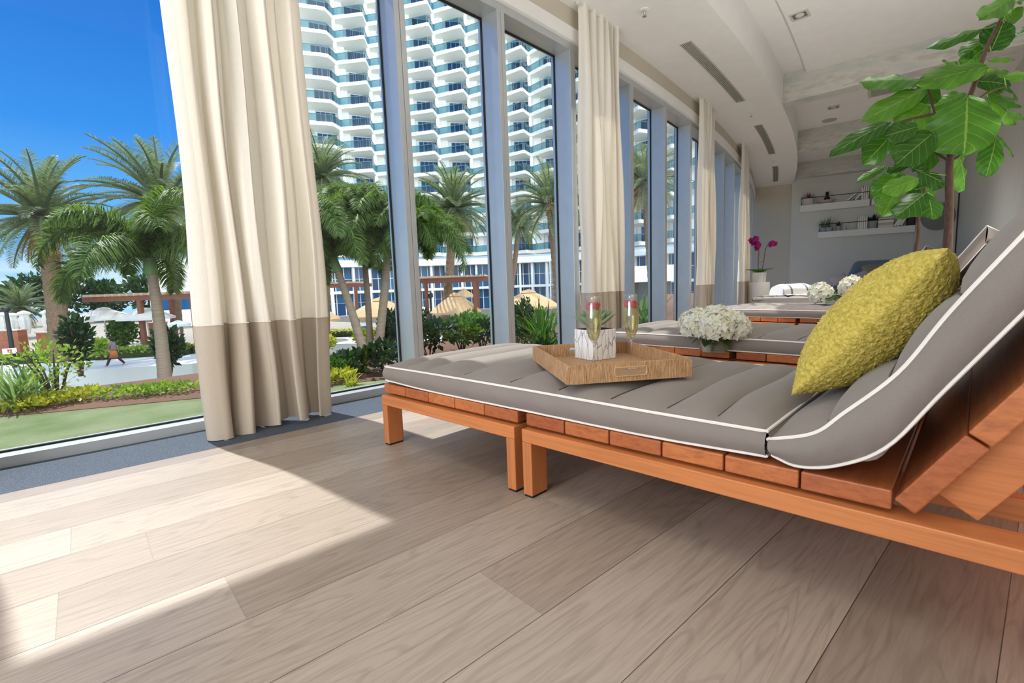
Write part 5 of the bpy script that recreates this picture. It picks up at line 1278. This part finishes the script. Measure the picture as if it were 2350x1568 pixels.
def brick():
    t = NT('red_brick'); b = t.n('ShaderNodeTexBrick'); t.l(t.coords((1, 1, 1), 'Object', (PI / 2, 0, 0)), b.inputs['Vector']); b.inputs['Scale'].default_value = 3.2
    b.inputs['Color1'].default_value = rgba((156, 92, 70)); b.inputs['Color2'].default_value = rgba((176, 108, 82)); b.inputs['Mortar'].default_value = rgba((170, 140, 120)); b.inputs['Mortar Size'].default_value = .012
    t.pbr(b.outputs[0], .85, 0, .2); return t.m
M_brick = brick(); M_cap = plain('pale_stone_cap', (206, 186, 170), .8)
def brickwall(px0, px1, y0, y1, d, label):
    a, b = at(px0, y0, d), at(px1, y0, d); z1 = a.z; dv = b - a; ang = math.atan2(dv.y, dv.x); L_ = Vector((dv.x, dv.y, 0)).length
    t = thing('brick_wall', label, 'wall', (a.x, a.y, GZ), ang, 'low brick walls by the pool'); H_ = z1 - GZ
    MB().box((L_ / 2, .3, H_ / 2), (L_, .6, H_)).build('brickwork', M_brick, t); MB().box((L_ / 2, .3, H_ + .03), (L_ + .1, .7, .07)).build('coping', M_cap, t)
brickwall(-40, 40, 762, 812, 31, 'low brick wall at the left picture edge behind the lamp post')
brickwall(82, 170, 765, 800, 32, 'low brick wall behind the thick date palm trunk')
brickwall(338, 372, 742, 770, 38, 'small brick pier behind the standing dark shirted person')
M_lp = plain('black_lamp_post', (30, 36, 38), .5)
lp = at(30, 812, 28); zt_ = at(14, 714, 28).z - GZ
t = thing('lamp_post', 'dark lamp post with a small white and red sign at its foot', 'lamp post', (lp.x, lp.y, GZ))
tl = at(14, 714, 28) - Vector((lp.x, lp.y, GZ))
m_ = MB(); m_.tube([(0, 0, 0), tl], [.13, .09], 10); m_.build('post', M_lp, t, smooth=True); m_ = MB(); m_.lathe([(.12, -.05), (.2, .02), (.2, .16), (.08, .24), (0, .24)], 12, tl); m_.build('lamp_head', M_lp, t, smooth=True)
sg = at(22, 806, 27.7) - Vector((lp.x, lp.y, GZ)); an = math.atan2(-lp.x, lp.y); Rr = Matrix.Rotation(an, 3, 'Z')
m_ = MB(); m_.box(sg, (.58, .03, .32), Rr); so = m_.build('sign', plain('white_sign', (236, 232, 230), .5), t)
m_ = MB()
for x, z, w_, h_ in ((-.07, .05, .03, .16), (-.03, .05, .03, .16), (.03, .05, .03, .16), (.07, .05, .03, .16), (0, .05, .17, .03), (0, -.06, .19, .03)): m_.box(sg + Rr @ Vector((x, -.018, z - .02)), (w_, .008, h_), Rr)
m_.build('sign_mark', plain('red_sign_mark', (206, 60, 50), .5), so)
lp2 = at(992, 760, 38); t = thing('lamp_post', 'slim black lamp post in front of the tan umbrella under the pergola', 'lamp post', (lp2.x, lp2.y, GZ)); zt_ = at(992, 668, 38).z - GZ
MB().tube([(0, 0, 0), (0, 0, zt_ - .6)], .08, 8).build('post', M_lp, t); MB().lathe([(.06, zt_ - .62), (.22, zt_ - .45), (.2, zt_ - .2), (.05, zt_ - .08), (.0, zt_)], 10).build('lamp_head', M_lp, t, smooth=True)
# low white building seen past the pergola
wb = at(396, 660, 62); t = thing('low_building', 'plain white building block behind the pergola and curtain edge', 'building', (wb.x, wb.y, GZ), math.atan2(wb.y, wb.x) - PI / 2)
MB().box((0, 3, 4.2), (5, 6, 8.4)).build('wall', M_tw, t); MB().box((0, -.03, 3.0), (3.6, .1, 1.6)).build('window', M_tg, t); MB().box((0, 3, 8.5), (5.3, 6.3, .3)).build('roof', M_tw, t)
wb = at(1462, 640, 58); t = thing('low_building', 'low white canopy block beyond the narrow pane past the second curtain', 'building', (wb.x, wb.y, GZ), math.atan2(wb.y, wb.x) - PI / 2)
hh_ = at(1462, 612, 58).z - GZ
MB().box((0, 2, hh_ - .9), (9, 4, 1.9)).build('canopy', M_tw, t); MB().box((0, 3.0, (hh_ - 1.9) / 2), (8, 2, hh_ - 1.9)).build('wall', plain('dark_grey_cladding', (84, 88, 90), .7), t)

# ---------------------------------------------------------------- shrubs and hedges
def bush(name, pos, rx, ry, rz_, n, ls, mat, label, seed, cat='shrub', kind='leaf', stem=True, group=None):
    rnd = random.Random(seed); t = thing(name, label, cat, pos, rnd.uniform(0, 3), group); mb = MB(); sb = MB()
    if kind == 'grass':
        for k in range(n):
            q = rnd.uniform(0, 6.28); e = math.radians(rnd.uniform(35, 85)); blade(mb, Vector((rnd.gauss(0, rx * .22), rnd.gauss(0, ry * .22), 0)), Vector((math.cos(q) * math.cos(e), math.sin(q) * math.cos(e), math.sin(e))), rz_ * rnd.uniform(.8, 1.3), ls, rnd.uniform(.4, 1.3), 6, .25)
    else:
        for k in range(n):
            while True:
                v = Vector((rnd.uniform(-1, 1), rnd.uniform(-1, 1), rnd.uniform(-1, 1)))
                if .25 < v.length < 1: break
            v *= (.75 + .35 * noise.noise(v * 2.3 + Vector((seed, 0, 0)))); c = Vector((v.x * rx, v.y * ry, rz_ * (1 + v.z) * .5 + rz_ * .12))
            d = (v + Vector((rnd.uniform(-.7, .7), rnd.uniform(-.7, .7), rnd.uniform(-.2, .9)))).normalized(); s = d.orthogonal().normalized(); s = Matrix.Rotation(rnd.uniform(0, 6.28), 3, d) @ s
            l_ = ls * rnd.uniform(.7, 1.3); mb.add([c, c + d * l_ * .5 + s * l_ * .28, c + d * l_, c + d * l_ * .5 - s * l_ * .28], [(0, 1, 2, 3)])
        if stem:
            for k in range(7):
                q = k * .9; sb.tube([(0.06 * rx * math.cos(q), .06 * ry * math.sin(q), -.02), (.3 * rx * math.cos(q), .3 * ry * math.sin(q), rz_ * .45), (.62 * rx * math.cos(q), .62 * ry * math.sin(q), rz_ * .85)], [.02 * rz_, .015 * rz_, .006 * rz_], 5)
            sb.build('stem', M_bark, t)
    mb.build('foliage', mat, t, recalc=False)
M_yg = leafmat('yellow_green_leaf', (140, 150, 40), (206, 204, 74), .3); M_mg = leafmat('mid_green_leaf', (46, 86, 34), (92, 134, 52), .3); M_dg = leafmat('dark_green_leaf', (22, 48, 24), (52, 84, 44), .22); M_lime = leafmat('lime_leaf', (104, 140, 48), (164, 186, 84), .35); M_spider = leafmat('variegated_strap_leaf', (88, 122, 70), (160, 180, 128), .3)
def tz(px, py, z=-0.06): p = onz(px, py, z); return (p.x, p.y, z)
bush('airy_shrub', tz(130, 918), .34, .30, .54, 420, .042, M_lime, 'airy lime green shrub with thin stems on the terrace bed', 1)
bush('strap_leaf_plant', tz(38, 938), .3, .3, .34, 90, .022, M_spider, 'variegated strap leaf clump at the left end of the terrace bed', 2, 'plant', 'grass')
bush('strap_leaf_plant', tz(88, 916), .26, .26, .28, 70, .022, M_spider, 'variegated strap leaf clump left of the airy shrub', 3, 'plant', 'grass')
for k, (px, py, sx) in enumerate(((60, 940, .30), (130, 928, .34), (195, 918, .26))):
    bush('yellow_groundcover', tz(px, py), sx, .17, .10, 300, .042, M_yg, ['yellow leafed groundcover under the strap leaf clumps', 'yellow leafed groundcover below the airy shrub', 'yellow leafed groundcover right of the airy shrub'][k], 10 + k, 'plant', stem=False, group='yellow groundcover on the terrace bed')
for k, (px, py, sx) in enumerate(((285, 912, .34), (350, 905, .30), (405, 902, .28))):
    bush('olive_groundcover', tz(px, py), sx, .18, .09, 260, .04, M_lime, ['olive groundcover in the middle of the terrace bed', 'olive groundcover left of the curtain hem', 'olive groundcover touching the curtain edge on the terrace bed'][k], 20 + k, 'plant', stem=False, group='olive groundcover on the terrace bed')
bush('yellow_groundcover', tz(768, 880), .32, .14, .10, 180, .07, M_yg, 'yellow leafed groundcover right of the nearest curtain', 31, 'plant', stem=False)
bush('strap_leaf_plant', tz(808, 884), .10, .10, .10, 30, .02, M_yg, 'tiny yellow strap leaf tuft right of the yellow groundcover', 32, 'plant', 'grass')
for k, (px, py, rx, rz_, n, m_, lb) in enumerate(((820, 858, .45, .22, 300, M_dg, 'dark shrub below the leaning foxtail trunk'), (885, 850, .40, .30, 300, M_dg, 'dark shrub left of the first mullion base'), (760, 866, .4, .16, 240, M_mg, 'low green shrub right of the curtain behind yellow leaves'),
        (985, 818, .5, .44, 420, M_dg, 'dark bushy shrub right of the first mullion'), (1060, 806, .5, .46, 420, M_mg, 'green shrub below the reddish pergola'), (1108, 800, .35, .40, 300, M_dg, 'dark shrub left of the second mullion'))):
    bush('terrace_shrub', tz(px, py), rx, .32, rz_, n, .085, m_, lb, 40 + k, group='shrubs along the terrace edge')
bush('strap_leaf_plant', tz(1250, 806), .4, .35, .62, 130, .03, M_mg, 'tall strap leaf clump in the pane right of the second mullion', 50, 'plant', 'grass')
bush('terrace_shrub', tz(1196, 800), .38, .32, .42, 320, .08, M_dg, 'dark shrub at the foot of the second mullion', 51)
bush('strap_leaf_plant', tz(1470, 760), .5, .5, .66, 90, .035, M_mg, 'strap leaf clump in the narrow pane past the second curtain', 52, 'plant', 'grass')
def gp(px, py, d): p = at(px, py, d); return (p.x, p.y, GZ)
for k, (px, py, d, rx, rz_, n, ls, m_, lb) in enumerate((
    (182, 835, 24, .85, 3.0, 900, .28, M_dg, 'tall dark shrub right of the thick palm trunk, by the walkway'),
    (285, 800, 34, 1.3, 2.4, 900, .30, M_mg, 'round dark green shrub behind the walking person'),
    (390, 842, 24, .8, 2.2, 600, .3, M_dg, 'dark shrub around the foxtail trunk beside the curtain'),
    (232, 800, 30, .6, 1.3, 500, .25, M_lime, 'lime shrub left of the walking person'),
    (752, 812, 30, .9, 1.0, 400, .22, M_yg, 'yellow green hedge clump behind the date palm trunk in the second pane'),
    (840, 812, 31, 1.2, 1.2, 500, .22, M_yg, 'yellow green hedge clump between foxtail trunks in the second pane'),
    (905, 780, 26, .9, 2.6, 800, .28, M_dg, 'tall dark shrub touching the first mullion on its left'),
    (1085, 765, 30, 1.4, 2.2, 900, .28, M_mg, 'bright green shrub in front of the pergola post'),
    (965, 760, 31, 1.0, 2.4, 600, .22, M_dg, 'dark twiggy shrub right of the first mullion below the white umbrella'),
    (1200, 740, 29, 1.2, 2.8, 900, .26, M_dg, 'dark shrub under the tan umbrella right of the second mullion'),
    (1248, 750, 26, .9, 2.2, 600, .3, M_mg, 'green shrub left of the second curtain'))):
    bush('garden_shrub', gp(px, py, d), rx, rx * .8, rz_, n, ls, m_, lb, 60 + k, group='garden shrubs below the terrace')
def hedge(pts, w, h_, n, mat, label, seed, off=0.0):
    P = [Vector((p.x, p.y, 0)) for p in pts]; rnd = random.Random(seed); c = sum(P, Vector()) / len(P); t = thing('clipped_hedge', label, 'hedge', (c.x, c.y, GZ)); mb = MB(); core = MB()
    for a, b in zip(P[:-1], P[1:]):
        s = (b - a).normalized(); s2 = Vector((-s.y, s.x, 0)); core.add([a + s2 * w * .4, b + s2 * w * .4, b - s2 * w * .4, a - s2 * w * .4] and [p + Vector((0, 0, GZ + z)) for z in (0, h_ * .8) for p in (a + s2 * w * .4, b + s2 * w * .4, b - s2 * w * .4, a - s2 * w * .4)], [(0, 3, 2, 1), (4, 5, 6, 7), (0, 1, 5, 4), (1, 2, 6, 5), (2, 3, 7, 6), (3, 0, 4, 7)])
    for k in range(n):
        i = rnd.randrange(len(P) - 1); p = P[i].lerp(P[i + 1], rnd.random()); s = (P[i + 1] - P[i]).normalized(); s = Vector((-s.y, s.x, 0))
        p = p + s * rnd.uniform(-w / 2, w / 2) + Vector((0, 0, GZ + h_ * rnd.uniform(.2, 1) ** .6)); d = Vector((rnd.uniform(-1, 1), rnd.uniform(-1, 1), rnd.uniform(0, 1.2))).normalized(); q = d.orthogonal().normalized(); l_ = .2 * rnd.uniform(.7, 1.3)
        mb.add([p, p + d * l_ * .5 + q * l_ * .3, p + d * l_, p + d * l_ * .5 - q * l_ * .3], [(0, 1, 2, 3)])
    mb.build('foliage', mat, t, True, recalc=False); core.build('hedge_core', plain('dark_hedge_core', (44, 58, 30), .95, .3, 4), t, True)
hedge([p + Vector((p.x, p.y, 0)).normalized() * .6 for p in far[:4]], 1.0, .62, 2600, M_lime, 'long yellow green clipped hedge behind the walkway on the left', 71)
hedge([p + Vector((p.x, p.y, 0)).normalized() * .9 for p in far[3:6]], 1.0, .55, 1600, M_yg, 'yellow green clipped hedge behind the walkway past the curtain', 72)
# distant tree line beyond the pool
for k, (px, d, rx, rz_) in enumerate(((-150, 85, 12, 8.0), (20, 90, 10, 7.0), (130, 80, 8, 8.5), (240, 88, 10, 7.2), (350, 84, 9, 8.0), (450, 80, 8, 7.5))):
    p = at(px, 690, d); bush('distant_tree', (p.x, p.y, GZ), rx, 3.0, rz_, 1500, .9, M_dg, ['dark tree beyond the pool, outside the left picture edge', 'dark distant tree behind the closed umbrellas', 'dark distant tree behind the thick date palm trunk', 'dark distant tree behind the large white umbrella', 'dark distant tree behind the right white umbrella', 'dark distant tree hidden partly by the nearest curtain'][k], 80 + k, 'tree', group='dark tree line beyond the pool')
# blue and white pool loungers under the umbrellas
M_blue = plain('bright_blue_canvas', (70, 140, 226), .7, .1, 4); M_wht = plain('white_canvas', (236, 236, 234), .7, .04, 4)
def poolchair(px, py, d, mat, rz, label, group):
    p = at(px, py, d); t = thing('pool_lounger', label, 'lounger', (p.x, p.y, GZ), rz, group)
    MB().box((0, 0, .42), (.68, 1.3, .10)).build('seat', mat, t); m_ = MB(); m_.box((0, .95, .72), (.68, .9, .10), Matrix.Rotation(.75, 3, 'X')); m_.build('backrest', mat, t)
    for x in (-.28, .28):
        for y in (-.58, .58): MB().box((x, y, .185), (.05, .05, .37)).build('leg', M_wpole, t)
for k, (px, d, lb) in enumerate(((1042, 35, 'leftmost of three blue loungers under the pergola'), (1062, 36, 'middle of three blue loungers under the pergola'), (1080, 35, 'rightmost of three blue loungers under the pergola'), (862, 36, 'blue lounger behind the foxtail trunks in the second pane'), (982, 36, 'blue lounger left of the slim black lamp post'))):
    poolchair(px, 740, d, M_blue, .4, lb, 'blue loungers below the tower')
for k, (px, d, lb) in enumerate(((58, 34, 'white lounger between the two brick walls, left one'), (72, 33, 'white lounger between the two brick walls, right one'), (212, 35, 'white lounger under the large white umbrella'), (300, 36, 'white lounger left of the pergola post'), (726, 36, 'white lounger under the tan umbrella by the curtain'))):
    poolchair(px, 770, d, M_wht, 1.1, lb, 'white pool loungers')

# ---------------------------------------------------------------- people outside
M_skin = plain('tan_skin', (168, 118, 90), .6, .05, 8); M_hair = plain('dark_hair', (34, 28, 28), .6)
def person(px, d, H_, heading, cols, label, stride=.0, skirt=True, arms=(.2, -.2), py=None, sitting=False):
    p = at(px, 780, d); t = thing('person', label, 'person', (p.x, p.y, GZ), heading); k = H_ / 1.7
    def V(x, y, z): return Vector((x, y, z)) * k
    me = bpy.data.meshes.new('body'); J = {}
    vs = [V(0, 0, .92), V(0, .0, 1.1), V(0, .01, 1.28), V(0, .01, 1.42), V(0, .0, 1.50), V(0, .02, 1.58), V(0, .02, 1.66)]
    rr_ = [.125, .115, .125, .10, .055, .085, .06]; ed = [(0, 1), (1, 2), (2, 3), (3, 4), (4, 5), (5, 6)]
    for sx, st, ar in ((-1, stride, arms[0]), (1, -stride, arms[1])):
        b = len(vs); vs += [V(sx * .09, 0, .86), V(sx * .10, st * .5, .47), V(sx * .10, st * 1.0 - (.12 if st < 0 else 0), .07 + (.06 if st < 0 else 0)), V(sx * .10, st * 1.0 + .14 - (.12 if st < 0 else 0), .03)]
        rr_ += [.09, .062, .042, .032]; ed += [(0, b), (b, b + 1), (b + 1, b + 2), (b + 2, b + 3)]
        b = len(vs); vs += [V(sx * .18, 0, 1.40), V(sx * .22, ar * .4, 1.12), V(sx * .21, ar * 1.0 + .04, .90), V(sx * .21, ar * 1.1 + .06, .80)]
        rr_ += [.055, .042, .032, .028]; ed += [(3, b), (b, b + 1), (b + 1, b + 2), (b + 2, b + 3)]
    me.from_pydata([tuple(v) for v in vs], ed, []); o = bpy.data.objects.new('body', me); COL.objects.link(o); o.parent = t
    sk = o.modifiers.new('skin', 'SKIN'); sk.use_smooth_shade = True
    for i, r in enumerate(rr_): me.skin_vertices[0].data[i].radius = (r * k, r * k * .85)
    me.skin_vertices[0].data[0].use_root = True; sb_ = o.modifiers.new('sub', 'SUBSURF'); sb_.levels = sb_.render_levels = 1; me.materials.append(M_skin)
    hm = MB(); hm.grid(lambda u, v: V(0, -.01, 1.60) + Vector((math.cos(2 * PI * u) * math.sin(PI * v) * .105, math.sin(2 * PI * u) * math.sin(PI * v) * .115 - .012, math.cos(PI * v) * .125)) * k, 14, 9, True); hm.grid(lambda u, v: V(0, -.06, 1.60 - .26 * v) + Vector((math.cos(2 * PI * u) * .075, math.sin(2 * PI * u) * .045, 0)) * k * (1 - .4 * v), 10, 4, True)
    hm.build('hair', M_hair, t, smooth=True)
    for nm_, sx in (('eye', -1), ('eye', 1)): MB().lathe([(0, -.012), (.012, 0), (0, .012)], 8, V(sx * .035, .10, 1.60)).build(nm_, M_hair, o)
    MB().lathe([(0, -.02), (.018, 0), (0, .03)], 6, V(0, .115, 1.565)).build('nose', M_skin, o)
    top = MB(); top.lathe([(.15 * k, .90 * k), (.155 * k, 1.05 * k), (.165 * k, 1.25 * k), (.15 * k, 1.40 * k), (.07 * k, 1.47 * k)], 18, (0, .005, 0), 1.12, .85)
    for sx, ar in ((-1, arms[0]), (1, arms[1])): top.tube([V(sx * .15, 0, 1.40), V(sx * .205, ar * .25, 1.2)], [.075 * k, .06 * k], 10)
    top.build('shirt', plain(cols[0][0], cols[0][1], .85, .06, 12), t, smooth=True, angle=9)
    if skirt: MB().lathe([(.165 * k, .93 * k), (.20 * k, .75 * k), (.235 * k, .50 * k), (.225 * k, .5 * k), (.155 * k, .92 * k)], 20, (0, 0, 0), 1, .95).build('skirt', plain(cols[1][0], cols[1][1], .85, .1, 12), t, smooth=True, angle=9)
    else:
        tr_ = MB()
        for sx, st in ((-1, stride), (1, -stride)): tr_.tube([V(sx * .085, 0, .95), V(sx * .10, st * .5, .47), V(sx * .10, st * 1.0 - (.12 if st < 0 else 0), .12)], [.115 * k, .085 * k, .065 * k], 12)
        tr_.build('trousers', plain(cols[1][0], cols[1][1], .85, .06, 12), t, smooth=True, angle=9)
    if len(cols) > 2:
        lg = MB()
        for sx, st in ((-1, stride), (1, -stride)): lg.tube([V(sx * .09, st * .1, .78), V(sx * .10, st * .5, .47), V(sx * .10, st * 1.0 - (.12 if st < 0 else 0), .09 + (.05 if st < 0 else 0))], [.10 * k, .075 * k, .055 * k], 10)
        lg.build('leggings', plain(cols[2][0], cols[2][1], .8, .06, 12), t, smooth=True, angle=9)
hd = math.atan2(RIGHT.y, RIGHT.x)
person(256, 27.0, 1.62, hd + PI / 2 + .2, [('grey_top', (142, 128, 128)), ('orange_skirt', (190, 108, 66)), ('dark_leggings', (44, 44, 56))], 'person in a grey top and orange skirt striding along the walkway', .34)
person(328, 34.0, 1.74, hd + PI, [('navy_shirt', (30, 40, 60)), ('pale_violet_trousers', (140, 140, 190))], 'person in a dark shirt and violet trousers standing beside the pergola post', .04, False)
person(117, 30.0, 1.62, hd - .6, [('tan_top', (186, 140, 108)), ('tan_wrap', (180, 140, 104))], 'person in tan clothes standing before the brick wall left of the palm trunk', .03, True)
